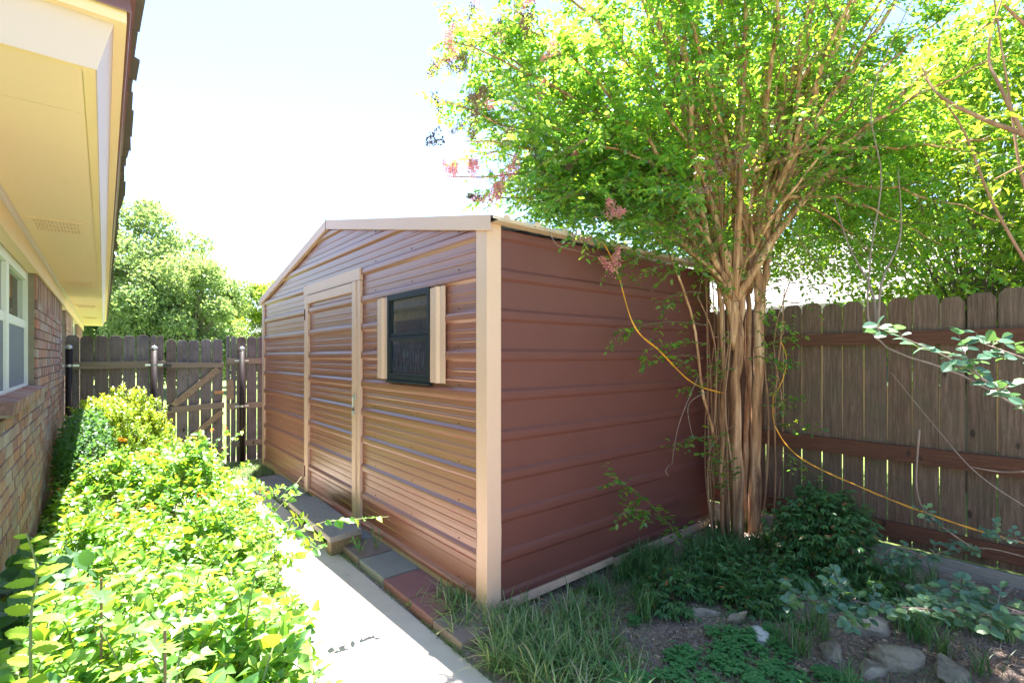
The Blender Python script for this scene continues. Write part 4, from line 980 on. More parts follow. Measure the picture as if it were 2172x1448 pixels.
for (u, v, d, kd) in flp:
    for rep in range(2 if kd != 3 else 1):
        c = spot(u+U(-8,8), v+U(-8,8), d)
        if kd == 1: panicle(c, rv(1)[0]*.4+(0,0,.2), U(.10,.16), .06, 230, M['pink'], 'flower_cluster')
        elif kd == 2: panicle(c, rv(1)[0]*.4+(0,0,.2), U(.10,.16), .052, 150, M['pink'] if U() < .5 else M['seedbrown'], 'flower_cluster')
        else: panicle(c, rv(1)[0]*.4-(0,0,.3), U(.10,.18), .042, 75, M['seed'] if u < 1200 else M['seedbrown'], 'seed_cluster', False)
for c in FC[:26]: panicle(c, rv(1)[0]*.4+(0,0,.3), U(.09,.15), .05, 130, (M['pink'], M['seedbrown'])[R.integers(2)], 'flower_cluster')

# ================================================================ ROPE
def cordline(pts, n=60, r=.0045, tw_=28, off=.0035):
    c = smooth_line(pts, n); c += 0; mbx = []
    for ph in (0, math.pi):
        a = np.linspace(0, tw_, n)+ph
        mbx.append(c+np.stack([np.cos(a)*off, np.cos(a)*off*.3, np.sin(a)*off], -1))
    return mbx
cd = MB()
for ctrl, tws in (([Y_ for Y_ in (np.array((2.66,2.22,2.33)), np.array((2.78,2.20,2.14)), spot(1345,690,3.25), spot(1400,745,3.45), spot(1470,812,3.8), spot(1540,835,4.05))], 26),
                  ([spot(1655,720,4.14), spot(1668,760,4.08), spot(1660,805,4.08), spot(1640,840,4.12)], 8),
                  ([spot(1640,840,4.12), spot(1645,905,4.15), spot(1700,972,4.0), spot(1850,1043,3.65), spot(2000,1100,3.35), spot(2130,1140,3.18), spot(2260,1170,3.0)], 40)):
    for ln in cordline(ctrl, 70, tw_=tws): cd.tube(ln, .0028, 6)
o = cd.build('extension_cord', M['cord'], smooth=True); tag(o, 'yellow-orange twisted cord strung from shed roof past the tree along the fence', 'cord')

# ================================================================ LANTANA BED
lb = empty('lantana_bush', (.3, 3.0, 0), 'sprawling sunlit lantana bush with orange flowers between house and path', 'bush')
def lh(x, y):
    """height of the mound"""
    ex = np.clip((x+.42)/.35, 0, 1)*np.clip((.64+.10*np.clip(y-1.5,0,3.4)+.07*np.sin(y*2.3)+.05*np.sin(y*5.1+1)-x)/.30, 0, 1)
    ey = np.clip((6.15-y)/.8, 0, 1)*np.clip((y+.2)/.8, 0, 1)
    h = .65+.11*np.sin(2.1*x+1.3*y)+.09*np.sin(4.3*y+2*x)+.06*np.sin(9*x-5*y)
    return h*np.sqrt(np.clip(ex,0,1))*np.sqrt(ey)*np.where(y < 1.5, .9, 1)
P1, D1, N1, S1, T1 = [], [], [], [], []; stm = MB(); fl1 = []
def sprig(base, tip, npair, size, tint0=None):
    sp = bez(base, base*.4+tip*.6+(0,0,.05), tip, 6); stm.tube(sp, [.0035,.0014], 3, cap=False)
    dr = normed(tip-base); a0 = U(0, 6.28); x = normed(np.cross(dr, (0.1,.3,.9))); y = np.cross(dr, x)
    for k in range(npair):
        t = 1-.55*(k/npair)**1.1; b = sp[int(t*4.99)]*(1-(t*4.99) % 1)+sp[min(5,int(t*4.99)+1)]*((t*4.99) % 1)
        for s in (0, math.pi):
            an = a0+k*math.pi/2+s+U(-.25,.25); out_ = x*math.cos(an)+y*math.sin(an)
            dd_ = normed(out_+dr*(.45+.35*(k == 0))+R.normal(0,.3,3)); nn = normed(dr*.6+np.array((0,0,.5))+R.normal(0,.6,3)-out_*.3)
            P1.append(b+out_*.008); D1.append(dd_); N1.append(nn); S1.append(size*U(.75,1.2)*(.55 if k == 0 else .8 if k == 1 else 1)); T1.append(min(.999, max(0, U(0,.75)+(.25 if k == 0 else 0))))
n_s = 0
while n_s < 5600:
    x, y = U(-.40, 1.12), U(.15, 6.2)
    if U() > min(1, .40+.55/max(y,.4)): continue
    h = lh(x, y)
    if h < .07: continue
    n_s += 1
    z = h*(1-abs(R.normal(0,.16))) + .03 + (U(.04,.16) if U() < .10 else 0)
    tip = np.array((x, y, z)); lean = np.array((U(-.12,.12)+ .10*(x-.35), U(-.12,.12), 0)); base = np.array((x, y, max(.02, z-U(.16,.3))))-lean
    sprig(base, tip, R.integers(3,6), U(.036,.066))
    if U() < .012 and z > h*.85: fl1.append(tip+(0,0,.015))
# long shoots over the path
for (a, b, npr) in (((560,1150,2.55),(690,1105,2.75),7),((690,1105,2.75),(825,1095,2.95),7),((640,1010,3.4),(600,1060,3.2),4),((560,1080,3.0),(650,1150,2.8),6),((600,1180,2.4),(690,1160,2.6),6),((470,960,4.6),(520,905,4.7),5),((440,960,4.4),(478,915,4.4),5),
                   ((540,1290,2.0),(620,1250,2.1),5),((620,1350,1.7),(680,1290,1.8),5)):
    A_, B_ = spot(*a), spot(*b); stm.tube([A_, (A_+B_)/2, B_], [.003,.0015], 4)
    dr = normed(B_-A_)
    for k in range(npr*2):
        t = U(.1,1); sd_ = normed(np.cross(dr, (0,0,1)))*(1 if k % 2 else -1)
        P1.append(A_+(B_-A_)*t); D1.append(normed(sd_*.7+dr*.5+np.array((0,0,U(-.6,.2)))+R.normal(0,.15,3))); N1.append(normed(np.array((0,0,1))+R.normal(0,.4,3)-dr*.2)); S1.append(U(.04,.06)); T1.append(U(.8,.99))
for k in range(46):
    y = U(2.6, 6.0); x = .50+.095*min(max(y-1.5,0),3.4)+U(-.25,.1); z = U(.25,.6); b = np.array((x, y, z)); e_ = b+np.array((U(.08,.26), U(-.16,.16), U(.0,.2)))
    sprig(b, e_, 6, U(.034,.055), 1)
P1, D1, N1, S1, T1 = map(np.array, (P1, D1, N1, S1, T1))
top = P1[:,2] > lh(P1[:,0], P1[:,1])*.80
foliage(lb, 'lantana', P1, D1, N1, S1, M['lantana'], 300, 'foliage', T1, front=top)
o = stm.build('stems', M['twigg'], lb); o['kind'] = 'stuff'
def lant_flower(c, r=.016):
    n = 26; g = normed(rv(n)+np.array((0,0,.8))); P_ = c+g*r*.8
    link('flower', leafmesh('flower', 'round', P_, normed(np.cross(g, rv(n))), g, U(.007,.011,n), M['lantflower']), lb)
for (u, v, d) in ((268,985,4.6),(290,960,4.9),(316,1004,4.3),(556,1040,3.3),(570,1047,3.25),(545,1055,3.3),(553,1062,3.25),(450,912,4.6),(478,908,4.6),(633,1212,2.2),(258,944,5.2)): lant_flower(spot(u, v, d), .020)
for c in fl1[:12]: lant_flower(c+(0,0,.02), .014)
for (x, y) in ((.35,4.3),(.28,4.6),(.5,3.9),(.1,4.9),(.62,5.2),(.45,5.6),(.2,3.6),(.66,3.3),(.0,4.1),(.7,4.4)):
    z = float(lh(np.array(x), np.array(y))); c = np.array((x, y, z+.10)); MB().tube([(x, y, z-.15), c], [.002,.0015], 3).build('stem', M['twigg'], lb); lant_flower(c, .020); lant_flower(c+(.03,.02,-.01), .014)

# shaded vine leaves against the wall
sv = empty('shaded_vine', (-.2, 2.4, 0), 'broad-leaved vine in the shade at the foot of the brick wall', 'vine')
n = 1500; x = U(-.36, -.02, n); y = U(1.0, 3.9, n); z = U(.25, 1, n)*(.62+.12*np.sin(3*y)); P_ = np.stack([x,y,z], -1)
D_ = normed(rv(n)+np.array((.5,-.6,-.2))); Nn = normed(rv(n,.4)+np.array((.3,-.3,1)))
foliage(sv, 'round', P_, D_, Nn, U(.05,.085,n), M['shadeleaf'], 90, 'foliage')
mb = MB()
for k in range(40):
    b = np.array((U(-.36,-.05), U(1,3.9), 0)); mb.tube([b, b+(U(-.05,.05), U(-.1,.1), .3), b+(U(-.05,.1), U(-.2,.2), .6)], [.004,.002], 3)
o = mb.build('stems', M['twigg'], sv); o['kind'] = 'stuff'
# yellow-green seedling at lower left
ys_ = empty('elm_seedling', tuple(spot(62,1330,1.1)*np.array((1,1,0))), 'upright yellow-green seedling with toothed leaves at lower left', 'plant')
st_pts = smooth_line([spot(66,1480,1.1), spot(66,1310,1.12), spot(78,1210,1.13), spot(56,1130,1.14)], 20)
mb = MB(); mb.tube(st_pts, [.004,.0015], 6); mb.build('stem', M['twigg'], ys_)
P_, D_, N_, S_ = [], [], [], []
rt = np.array((cs, -sn, 0)); fw = np.array((sn, cs, 0))
for k in range(19):
    t = .1+.88*k/18; p = st_pts[int(t*18.99)]; sd_ = rt*(1 if k % 2 else -1)
    P_.append(p); D_.append(normed(sd_*U(.8,1.1)+np.array((0,0,U(-.05,.4)))-fw*U(-.5,.7))); N_.append(normed(np.array((0,0,1))-fw*.5+rv(1,.35)[0])); S_.append(.068*(1-.6*t*t)*U(.8,1.15))
foliage(ys_, 'toothed', P_, D_, N_, S_, M['yellowleaf'], 30)
GO = 'oak seedlings in the lantana'
for (u, v, d, n, lab) in ((350,1300,1.02,12,'oak seedling with deeply lobed leaves at the bottom of the lantana bed'),(215,1190,1.3,8,'small lobed-leaf oak seedling left of centre in the lantana bed')):
    b = spot(u, v+60, d); oks = empty('oak_seedling', (b[0], b[1], 0), lab, 'seedling', GO)
    c = spot(u, v+35, d); MB().tube([(b[0], b[1], .0), c], [.004,.003], 5).build('stem', M['twig'], oks)
    an = np.arange(n)*2.4; D_ = np.stack([np.cos(an), np.sin(an), U(-.05,.4,n)], -1); P_ = c+np.stack([0*an, 0*an, -.012*np.arange(n)], -1)+normed(D_)*.02
    foliage(oks, 'oak', P_, D_, normed(rv(n,.15)+np.array((0,0,1))), U(.06,.09,n), M['lantana'], 40)

# ================================================================ SHRUB AT THE FENCE
sh = empty('evergreen_shrub', (.2, 7.0, 0), 'rounded evergreen shrub with bright new tips against the picket fence', 'shrub')
P_, D_, N_, S_, T_ = [], [], [], [], []; mb = MB()
for k in range(2100):
    g = R.normal(0,1,3); g /= np.linalg.norm(g); 
    if g[2] < -.3: continue
    rr = U(.72, 1.0); c = np.array((.14, 6.85, .5)); e_ = c + g*np.array((.52,.62,.68))*rr*(1+.12*math.sin(5*g[0]+7*g[1]))
    if e_[0] < -.34 or e_[1] > 7.9 or e_[2] < .05: continue
    ln = U(.10,.18); dr = normed(g*.5+np.array((0,0,.9))+R.normal(0,.25,3)); b = e_-dr*ln; mb.tube([b, e_], [.0025,.0012], 3, cap=False)
    nl = 15; t = np.linspace(.1,1,nl); an = np.arange(nl)*2.4+U(0,6)
    x = normed(np.cross(dr, (0.3,.2,.9))); y = np.cross(dr, x)
    for tt, a in zip(t, an):
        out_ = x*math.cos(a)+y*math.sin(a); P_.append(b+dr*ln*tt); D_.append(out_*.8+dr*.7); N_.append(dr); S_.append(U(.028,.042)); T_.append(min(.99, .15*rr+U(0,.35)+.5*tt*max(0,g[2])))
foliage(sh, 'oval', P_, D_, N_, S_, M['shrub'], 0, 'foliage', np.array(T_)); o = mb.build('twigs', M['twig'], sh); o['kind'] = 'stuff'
o = MB().tube([(.17,6.95,0),(.2,6.9,.5)], [.03,.02], 8).build('stem', M['bark2'], sh)
for k in range(16):
    a = U(0,6.28); MB_ = None
mb = MB()
for k in range(18): a = U(0,6.28); mb.tube([(.17,6.95,.1), (.17+.25*math.cos(a), 6.95+.3*math.sin(a), .5), (.17+.4*math.cos(a), 6.95+.45*math.sin(a), .85)], [.012,.004], 5)
mb.build('branches', M['bark2'], sh)
lo = empty('dark_shrub', (-.12, 5.9, 0), 'loose dark green shrub in the shade between brick wall and bright shrub', 'shrub')
n = 8000; g = normed(rv(n)); P_ = np.array((-.13,6.3,.5))+g*np.array((.24,1.0,.55))*U(.4,1,(n,1))**.5; P_[:,0] = np.maximum(P_[:,0], -.35)
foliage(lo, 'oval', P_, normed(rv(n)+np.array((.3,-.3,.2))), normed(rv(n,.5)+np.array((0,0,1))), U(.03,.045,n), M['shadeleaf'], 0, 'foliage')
mb = MB()
for k in range(22): b = np.array((-.13+U(-.05,.05), U(5.6,7), 0)); mb.tube([b, b+(U(-.1,.12),U(-.3,.2),.4), b+(U(-.1,.16),U(-.5,.3),.8)], [.008,.003], 4)
mb.build('stems', M['bark2'], lo)

# ================================================================ GRASS AND GROUND COVER
def blades(name, P_, L_, Wd, mat, lean=.5, seg=4, parent=None, label=None, cat=None, tint=None):
    n = len(P_); a = U(0, 6.28, n); H_ = np.stack([np.cos(a), np.sin(a), 0*a], -1); side = np.stack([-np.sin(a), np.cos(a), 0*a], -1)
    le = U(.2, 1.0, n)*lean*2
    ts = np.linspace(0, 1, seg+1); V_ = []
    for i_, t in enumerate(ts):
        c = P_ + H_*(L_*le*t**1.8*.8)[:,None] + np.array((0,0,1))*(L_*(t-.35*le*t**2.2))[:,None]
        w = (Wd*(1-t)**.6*(.6+.4*min(1,t*4)))[:,None]*side
        V_ += [c-w, c+w]
    V_ = np.stack(V_, 1).reshape(-1,3); k = 2*(seg+1); F_ = []
    for i_ in range(seg): F_.append((2*i_, 2*i_+1, 2*i_+3, 2*i_+2))
    F_ = (np.array(F_)[None]+(np.arange(n)*k)[:,None,None]).reshape(-1,4)
    o = link(name, npmesh(name, V_, F_, mat, np.repeat(U(0,1,n) if tint is None else tint, k)), parent)
    o['kind'] = 'stuff'
    if label: o['label'] = label; o['category'] = cat
    return o
def on_ground(x, y): return np.stack([x, y, gh(x, y)], -1)
def clustered(cx, cy, sx, sy, n, nc):
    c = np.stack([R.normal(cx, sx, nc), R.normal(cy, sy, nc)], -1); i_ = R.integers(0, nc, n); q_ = c[i_]+R.normal(0, .022, (n,2)); return q_[:,0], q_[:,1]
# ================================================================ STONES
STN = []
def stone(x, y, sx, sy, sz, rot, lab, mat='stone', name='stone', tilt=0, seed=0, group='stones in the bed'):
    import bmesh
    bm = bmesh.new(); bmesh.ops.create_icosphere(bm, subdivisions=3, radius=1); r = np.random.default_rng(seed)
    cuts = [normed(r.normal(0,1,3)) for _ in range(14)]; dd_ = r.uniform(.45,.8,14); ph = r.uniform(0,6,6)
    for v_ in bm.verts:
        c = np.array(v_.co)
        for nn, d_ in zip(cuts, dd_):
            s_ = c @ nn
            if s_ > d_ and mat == 'stone': c = c-nn*(s_-d_)
        c = c*(1+r.normal(0,.015)+.05*math.sin(5*c[0]+ph[0])*math.sin(6*c[1]+ph[1])+.04*math.sin(11*c[2]+ph[2]+4*c[0])); v_.co = Vector(c*np.array((sx,sy,sz)))
    me = bpy.data.meshes.new(name); bm.to_mesh(me); bm.free(); me.materials.append(M[mat])
    o = bpy.data.objects.new(name, me); COL.objects.link(o); o.location = (x, y, float(gh(x,y))+sz*.12); o.rotation_euler = (tilt, 0, rot)
    STN.append((x, y, max(sx, sy)))
    return tag(o, lab, 'stone', group)
def gp(u, v, z=.04):
    d = FPX*(EYE-z)/(v-V0); p = spot(u, v, d); return p[0], p[1]
stone(*gp(1612,1340), .078,.050,.042, .9, 'small whitish rounded stone lying on bare soil', 'whitestone', seed=2)
stone(*gp(1560,1310), .085,.024,.13, -.5, 'upright pointed brown stone slab beside the lilyturf', tilt=.5, seed=3)
stone(*gp(1490,1290), .17,.045,.055, -.75, 'long flat grey stone left of the upright slab', seed=4)
stone(*gp(1830,1330), .15,.09,.085, -.6, 'pale angular stone behind the largest stone', seed=5)
stone(*gp(1895,1385), .16,.10,.10, -.4, 'largest pale stone half hidden in the dark grass at lower right', seed=6)
stone(*gp(1765,1385,.02), .10,.07,.05, .3, 'low brown stone sunk in soil in front of the pale stones', seed=7)
stone(*gp(1855,1415,.02), .11,.07,.05, -.2, 'rough brown stone at the bottom just left of the largest one', seed=8)
stone(*gp(2010,1420,.02), .13,.09,.06, .2, 'reddish brown flat stone near the bottom right corner', seed=9)
stone(*gp(1235,1255,.02), .10,.05,.02, .4, 'flat pale grey stone below the broken shed base trim', seed=10)
stone(*gp(1445,1215,.03), .03,.04,.09, .2, 'small upright grey stone at the edge of the dark grass', seed=12)

def clear(x, y):
    k = np.ones(len(x), bool)
    for a, b, r_ in STN: k &= (np.hypot(x-a, y-b) > r_*.95) & (np.hypot(x-a+.10, y-b+.14) > r_*.8)
    return k
# crabgrass round the near corner
x1, y1 = clustered(1.86, 1.93, .17, .17, 1250, 70); x2, y2 = clustered(1.62, 1.85, .14, .45, 900, 50); x3, y3 = clustered(1.66, 2.4, .10, .3, 500, 20)
x, y = np.concatenate([x1,x2,x3]), np.concatenate([y1,y2,y3]); k_ = (x > 1.44) & ~((x > 1.73) & (y > 2.31)); x, y = x[k_], y[k_]
blades('crabgrass', on_ground(x, y), U(.08,.26,len(x)), U(.003,.0062,len(x)), M['grass'], .75, 4, None, 'tufts of green crabgrass round the near corner of the shed', 'grass')
x, y = U(1.5, 3.1, 16000), U(.4, 2.28, 16000); k_ = (np.sin(5*x+3*y)+np.sin(3*x-7*y+2) > U(-1.9,1.5,16000)) & ~((x > 1.73)&(y > 2.3)); x, y = x[k_], y[k_]
blades('short_grass', on_ground(x, y), U(.02,.085,len(x))*U(.5,1,len(x)), U(.0012,.0028,len(x)), M['grass'], .9, 3, None, 'sparse short grass on bare soil below the shed wall', 'grass')
# sunlit grass at the foot of the far fence
x, y = U(1.0, 1.75, 5200), U(6.9, 8.0, 5200); blades('sunlit_grass', np.stack([x, y, 0*x], -1), U(.03,.10,len(x)), U(.002,.004,len(x)), M['grass'], .7, 3, None, 'sunlit grass at the foot of the picket gate', 'grass')
x, y = U(-3, 14, 60000), U(8.12, 13, 60000); blades('lawn_grass', np.stack([x, y, 0*x-.03], -1), U(.04,.11,len(x)), U(.004,.008,len(x)), M['grass'], .7, 2, None, 'sunny lawn beyond the far picket fence', 'grass')
x, y = U(1.6, 4.3, 9000), U(.2, 2.25, 9000); k_ = (np.sin(4*x+2*y+1)+np.sin(3*x-6*y) > U(-1.5,1.9,9000)) & clear(x, y); x, y = x[k_], y[k_]
blades('dry_grass', on_ground(x, y), U(.015,.075,len(x)), U(.0008,.002,len(x)), M['dryleaf'], 1.0, 3, None, 'flattened straw-coloured dead grass on the shaded soil', 'dead grass')
# lilyturf
x1, y1 = clustered(3.4, 1.9, .42, .20, 3000, 60); x2, y2 = clustered(3.45, 1.05, .42, .26, 1500, 42); x3, y3 = clustered(3.3, .5, .35, .22, 900, 26); x4, y4 = clustered(2.9, 2.15, .3, .10, 1500, 30)
x, y = np.concatenate([x1,x2,x3,x4]), np.concatenate([y1,y2,y3,y4]); k_ = (x < 4.5) & (y < 2.27) & (x > 2.25) & clear(x, y); x, y = x[k_], y[k_]
blades('lilyturf', on_ground(x, y), U(.09,.24,len(x)), U(.002,.0042,len(x)), M['liriope'], .6, 5, None, 'dark strappy lilyturf clumps under the crape myrtle', 'ground cover')
# clover
n = 5600; xc, yc = clustered(2.25, 1.12, .34, .26, n, 95); k_ = (xc > 1.6) & (xc < 3.0); xc, yc = xc[k_], yc[k_]; n = len(xc)
P_, D_, N_, S_ = [], [], [], []
base = on_ground(xc, yc)+np.stack([0*xc, 0*xc, U(.012,.045,n)], -1)
for j in range(3):
    a = U(0,6.28,n) if j == 0 else a+2.094; D_.append(np.stack([np.cos(a), np.sin(a), .15+0*a], -1)); P_.append(base); S_.append(U(.012,.020,n)); N_.append(np.tile((0,0,1.),(n,1)))
o = link('clover_patch', leafmesh('clover_patch', 'round', np.concatenate(P_), np.concatenate(D_), np.concatenate(N_), np.concatenate(S_), M['clover'])); tag(o, 'patch of small green clover on the bare soil', 'ground cover', kind='stuff')
# litter
n = 17000; x, y = U(1.5, 4.5, n), U(-.3, 2.25, n); P_ = on_ground(x, y)+np.array((0,0,.004)); a = U(0,6.28,n)
o = link('leaf_litter', leafmesh('leaf_litter', 'diamond', P_, np.stack([np.cos(a), np.sin(a), U(-.1,.2,n)], -1), normed(rv(n,.35)+np.array((0,0,1))), U(.006,.034,n)*U(.4,1,n), M['dryleaf'])); tag(o, 'dry leaves and bark chips scattered over the shaded soil', 'leaf litter', kind='stuff')
n = 170; x, y = U(.6, 1.42, n), U(1.0, 6.9, n); a = U(0,6.28,n)
o = link('path_debris', leafmesh('path_debris', 'diamond', np.stack([x, y, 0*x+.007], -1), np.stack([np.cos(a), np.sin(a), U(-.05,.1,n)], -1), normed(rv(n,.2)+np.array((0,0,1))), U(.006,.022,n), M['dryleaf'])); tag(o, 'small dry leaf bits strewn on the concrete path', 'leaf litter', kind='stuff')
x, y = 1.425+R.normal(0,.008,2600), U(1.3, 7.0, 2600); k_ = np.sin(y*9)+np.sin(y*3.3+1) > U(-1,1.5,2600)
blades('joint_grass', np.stack([x, y, 0*x], -1)[k_], U(.01,.045,k_.sum()), U(.001,.0025,k_.sum()), M['grass'], .7, 3, None, 'weedy grass in the joint between path and pavers', 'grass')
mb = MB()
for k in range(900):
    x, y = U(1.6,4.2), U(.2,2.2); a = U(0,6.28); l = U(.03,.14); z = float(gh(x,y)); mb.tube([(x,y,z+.006), (x+math.cos(a)*l*.5+U(-.01,.01), y+math.sin(a)*l*.5, z+.012), (x+math.cos(a)*l, y+math.sin(a)*l, z+.005)], U(.0008,.0018), 3)
o = mb.build('fallen_twigs', M['palebark']); tag(o, 'thin pale twigs scattered on the shaded soil', 'twigs', kind='stuff')
GL = 'dry oak leaves on the soil'
dl = [((2.62,1.02),'pale dry oak leaf on the soil nearest the whitish rock'),((2.45,.86),'curled dry oak leaf in front of the clover edge'),((2.95,1.33),'brown dry oak leaf beside the upright stone')]
for (x, y), lab in dl:
    me = leafmesh('dry_leaf', 'oak', np.array([(x,y,float(gh(x,y))+.012)]), np.array([(U(-1,1),U(-1,1),.1)]), np.array([(0,.2,1.)]), np.array([.10]), M['dryleaf'])
    tag(link('dry_leaf', me), lab, 'leaf', GL)

# ================================================================ NANDINA
nd = empty('nandina_shrub', (4.05, 1.45, 0), 'low dark green nandina shrub with pointed leaflets at the foot of the tree', 'shrub')
P_, D_, N_, S_ = [], [], [], []; mb = MB()
def nandina_clump(cx, cy, cz, rx, ry, rz_, ns):
    for k in range(ns):
        g = normed(R.normal(0,1,3)); g[2] = abs(g[2])*1.0-.15; e_ = np.array((cx,cy,cz))+g*np.array((rx,ry,rz_))*U(.55,1)
        e_[2] = max(e_[2], .05)
        if e_[0] > 4.53 or (e_[1] > 2.27 and e_[0] < 4.3): continue
        if not clear(np.array([e_[0]]), np.array([e_[1]]))[0]: continue
        b = np.array((cx+(e_[0]-cx)*.3, cy+(e_[1]-cy)*.3, max(.0, e_[2]-.35))); mb.tube([b, (b+e_)/2+(0,0,.04), e_], [.003,.0013], 3, cap=False)
        dr = normed(g+np.array((0,0,.1)))
        for j in range(11):
            t = U(.6,1.05); p = b+(e_-b)*t; sd_ = normed(R.normal(0,1,3)*np.array((1,1,.35))+dr*.4)
            for q_ in (-1, 0, 1):
                P_.append(p+sd_*.03); D_.append(normed(sd_+np.cross(sd_,(0,0,1))*q_*.8+np.array((0,0,-.35)))); N_.append(normed(np.array((0,0,1))+sd_*.3+R.normal(0,.25,3))); S_.append(U(.035,.058))
nandina_clump(3.95, 1.30, .32, .42, .34, .36, 230); nandina_clump(3.6, 1.35, .10, .40, .30, .22, 120); nandina_clump(3.12, 1.45, .06, .38, .28, .17, 130); nandina_clump(2.75, 1.75, .05, .24, .22, .16, 60); nandina_clump(3.35, 1.75, .06, .4, .25, .16, 90); nandina_clump(3.75, .95, .06, .3, .22, .18, 60)
foliage(nd, 'nandina', P_, D_, N_, S_, M['nandina'], 260); o = mb.build('stems', M['twig'], nd); o['kind'] = 'stuff'

# ================================================================ ROUND-LEAVED SPRIGS AT THE RIGHT
def round_sprig(name, lab, paths, size, group=None, dens=.03, mat='blueleaf', tp='round', bark='palebark', r0=.005, sing=110, side=1.0):
    a0 = spot(*paths[0][0][0]); t = empty(name, (a0[0], a0[1], 0), lab, 'shrub', group)
    P_, D_, N_, S_ = [], [], [], []; tw2 = MB()
    for ctrl, leafy in paths:
        cp = [spot(*c) for c in ctrl]; pts = smooth_line(cp, 24)
        if ctrl[0][0] > 2190:      # the stem goes on down to its root outside the picture
            a_, d_ = pts[0], normed(pts[0]-pts[2]); z_ = a_[2]
            root = np.array((min(a_[0]+d_[0]*.25, 4.4), a_[1]+d_[1]*.25, 0.))
            stem = smooth_line([root, root*.75+a_*.25+np.array((.04,-.03,z_*.15)), a_+d_*.12*min(1, z_), a_], 14)
            full = np.concatenate([stem[:-1], pts])
        else: full = pts
        rr_ = np.interp(np.linspace(0,1,len(full)), [0,.35,1], [r0*1.25, r0, r0*.35])
        MB().tube(full, rr_, 6).build('branch', M[bark], t, smooth=True)
        if not leafy: continue
        L_ = np.linalg.norm(np.diff(pts, axis=0), axis=1).sum(); n = int(L_/dens)
        for k in range(n):
            tt = 1-.9*(k/n)*leafy; p = pts[int(tt*22.99)]; dr = normed(pts[min(23,int(tt*22.99)+1)]-pts[max(0,int(tt*22.99)-1)])
            # short side twig with a few leaves
            sd_ = normed(np.cross(dr, (0,0,1)))*(1 if k % 2 else -1); tl = U(.5,2.6)*size*side; td = normed(sd_+dr*U(-.2,.9)+R.normal(0,.35,3)); e_ = p+td*tl
            tw2.tube([p, (p+e_)/2+(0,0,.004), e_], [.0016,.0009], 3, cap=False)
            for q_ in range(int(2+tl/size*1.3)):
                s_ = 1 if q_ % 2 else -1
                P_.append(p+(e_-p)*min(1, (q_+1)/(1+tl/size*1.3))); D_.append(normed(np.cross(td,(0,0,1))*s_*.9+td*.7+R.normal(0,.3,3))); N_.append(normed(np.array((0,-.1,1))-fw*.5+R.normal(0,.35,3))); S_.append(size*U(.65,1.2))
    foliage(t, tp, P_, D_, N_, S_, M[mat], sing)
    if tw2.v: tw2.build('side_twigs', M[bark], t)['kind'] = 'stuff'
    return t
round_sprig('trailing_shrub', 'low branch of blue-green round leaves trailing over the stones at lower right', [
 ([(2300,1330,2.2),(2172,1300,2.25),(2050,1260,2.35),(1960,1245,2.45)], 1), ([(2172,1300,2.2),(1950,1290,2.3),(1820,1275,2.45),(1770,1240,2.5)], 1), ([(1820,1275,2.45),(1760,1280,2.45),(1690,1262,2.5)], 1),
 ([(2220,1350,2.1),(2120,1310,2.15),(2000,1290,2.2)], 1)], .046, dens=.013, sing=260)
round_sprig('arching_shrub', 'arching branch with large round leaves in front of the upper fence rail', [
 ([(2420,980,1.8),(2260,900,1.9),(2172,860,2.0),(2050,780,2.1),(1960,735,2.2),(1850,690,2.3)], .75), ([(2172,860,2.0),(2080,800,2.05),(2040,740,2.1)], .8), ([(2330,820,2.0),(2172,760,2.1),(2090,730,2.2)], .9)], .052, dens=.045, sing=120)
round_sprig('spindly_shrub', 'spindly shrub with small oval leaves in front of the lower fence rail', [
 ([(2300,1230,2.6),(2172,1180,2.7),(2060,1160,2.8),(1960,1180,2.9),(1880,1200,3.0)], .6), ([(2060,1160,2.8),(1990,1110,2.85),(1960,1080,2.9)], .8), ([(1960,1180,2.9),(1900,1160,3.0),(1870,1180,3.0)], 1), ([(2300,1180,2.5),(2172,1150,2.6),(2090,1130,2.7)], .9),
 ([(2172,1000,2.7),(2120,1000,2.8),(2060,990,2.85)], 0), ([(2250,1120,2.6),(2080,1010,2.8),(1980,900,3.0),(1890,790,3.1)], 0), ([(1950,910,2.9),(1945,1040,2.9),(1980,1120,2.9)], .0)], .032, dens=.022, sing=160)
round_sprig('bare_vine', 'pale bare vine stems climbing in front of the right fence', [
 ([(2300,950,2.4),(2050,800,2.6),(1860,720,2.7),(1845,560,2.7),(1870,380,2.7),(1850,200,2.6),(1965,-60,2.5)], 0), ([(1860,720,2.7),(1850,620,2.75),(1800,520,2.8),(1770,420,2.8)], 0), ([(1862,722,2.7),(1870,600,2.7),(1910,500,2.75),(1905,360,2.7)], 0)], .03, bark='palebark', r0=.006)
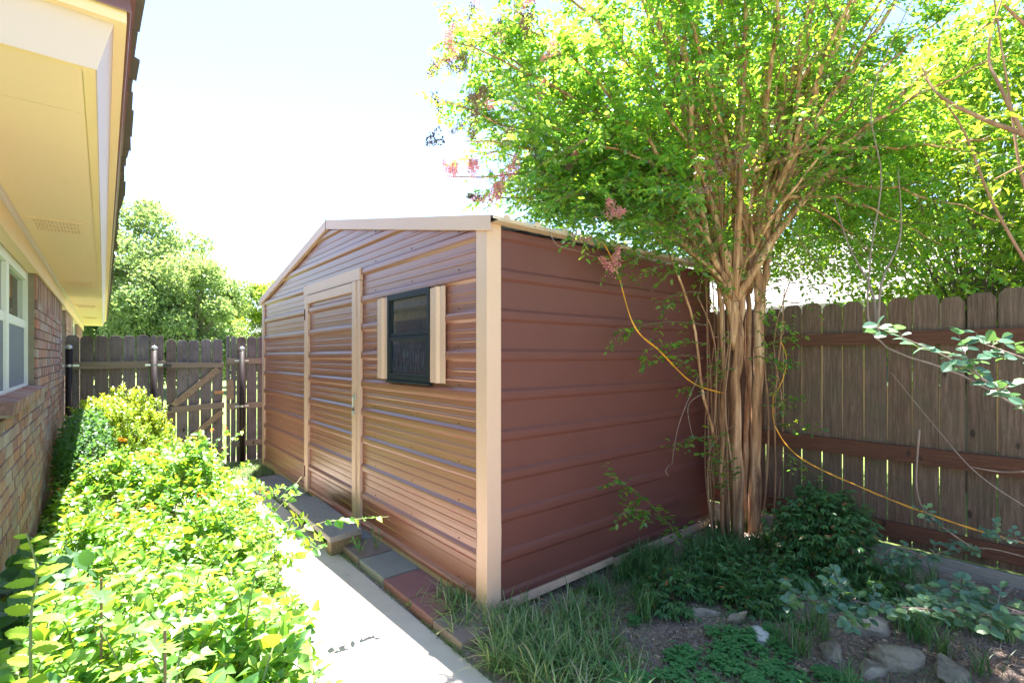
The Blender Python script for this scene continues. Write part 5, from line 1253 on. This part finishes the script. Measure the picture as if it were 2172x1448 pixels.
round_sprig('climbing_vine', 'leafy climbing shrub with brown branches and pointed leaves at upper right', [
 ([(2420,900,2.0),(2230,640,2.2),(2110,440,2.3),(2040,270,2.4),(1960,165,2.45)], .55), ([(2300,480,2.0),(2172,285,2.1),(2120,180,2.15),(2098,130,2.2),(2105,60,2.2),(2140,-40,2.2)], 0), ([(2172,285,2.1),(2080,250,2.2),(1990,200,2.3),(1955,140,2.4)], .95),
 ([(2300,700,2.3),(2180,420,2.4),(2140,200,2.5),(2100,-60,2.5)], 0), ([(2230,100,2.0),(2160,40,2.0),(2130,10,2.0)], 1), ([(2300,420,2.2),(2200,350,2.2),(2110,380,2.3)], .9)], .056, mat='yellowleaf', tp='long', dens=.08, bark='barkred', r0=.009, sing=120)
# weeds growing on the pavers and by the step
GW = 'weeds on the pavers'
for (x, y, h, n, lab) in ((1.50,5.45,.16,26,'feathery weed sprouting from the pavers beyond the step'),(1.50,3.62,.17,46,'leafy weed growing on the paver next to the near end of the step'),(1.62,3.60,.22,24,'wispy weed against the shed base beside the step')):
    t = empty('weed', (x, y, .05), lab, 'weed', GW); mb = MB(); P_, D_, N_, S_ = [], [], [], []
    for k in range(6):
        a = U(0,6.28); e_ = np.array((x+.06*math.cos(a), y+.06*math.sin(a), .05+h*U(.5,1))); mb.tube([(x,y,.04), (x*.5+e_[0]*.5, y*.5+e_[1]*.5, .05+h*.45), e_], [.002,.001], 4)
        for j in range(n//3):
            tt = U(.3,1); P_.append(np.array((x,y,.05))*(1-tt)+e_*tt); D_.append(normed(R.normal(0,1,3)+(0,0,.3))); N_.append(normed(R.normal(0,.4,3)+(0,0,1))); S_.append(U(.014,.026))
    mb.build('stems', M['twigg'], t); foliage(t, 'oval', P_, D_, N_, S_, M['clover'], 0)
# bare hanging twigs beside the trunk
mb = MB()
for (c) in ([(1480,800,3.7),(1440,900,3.6),(1425,985,3.55)], [(1500,830,3.8),(1460,860,3.7),(1470,930,3.65)], [(1165,490,2.9),(1172,505,2.9),(1185,522,2.9),(1225,532,3.0),(1260,545,3.1)], [(1420,985,3.5),(1412,1000,3.5),(1420,1010,3.5)]):
    MB().tube(smooth_line([spot(*q_) for q_ in c], 14), [.003,.0018], 4).build('bare_twig', M['palebark'], cm)
tris = sum(len(m_.polygons) for m_ in bpy.data.meshes); print('polys', tris, 'objects', len(bpy.data.objects))
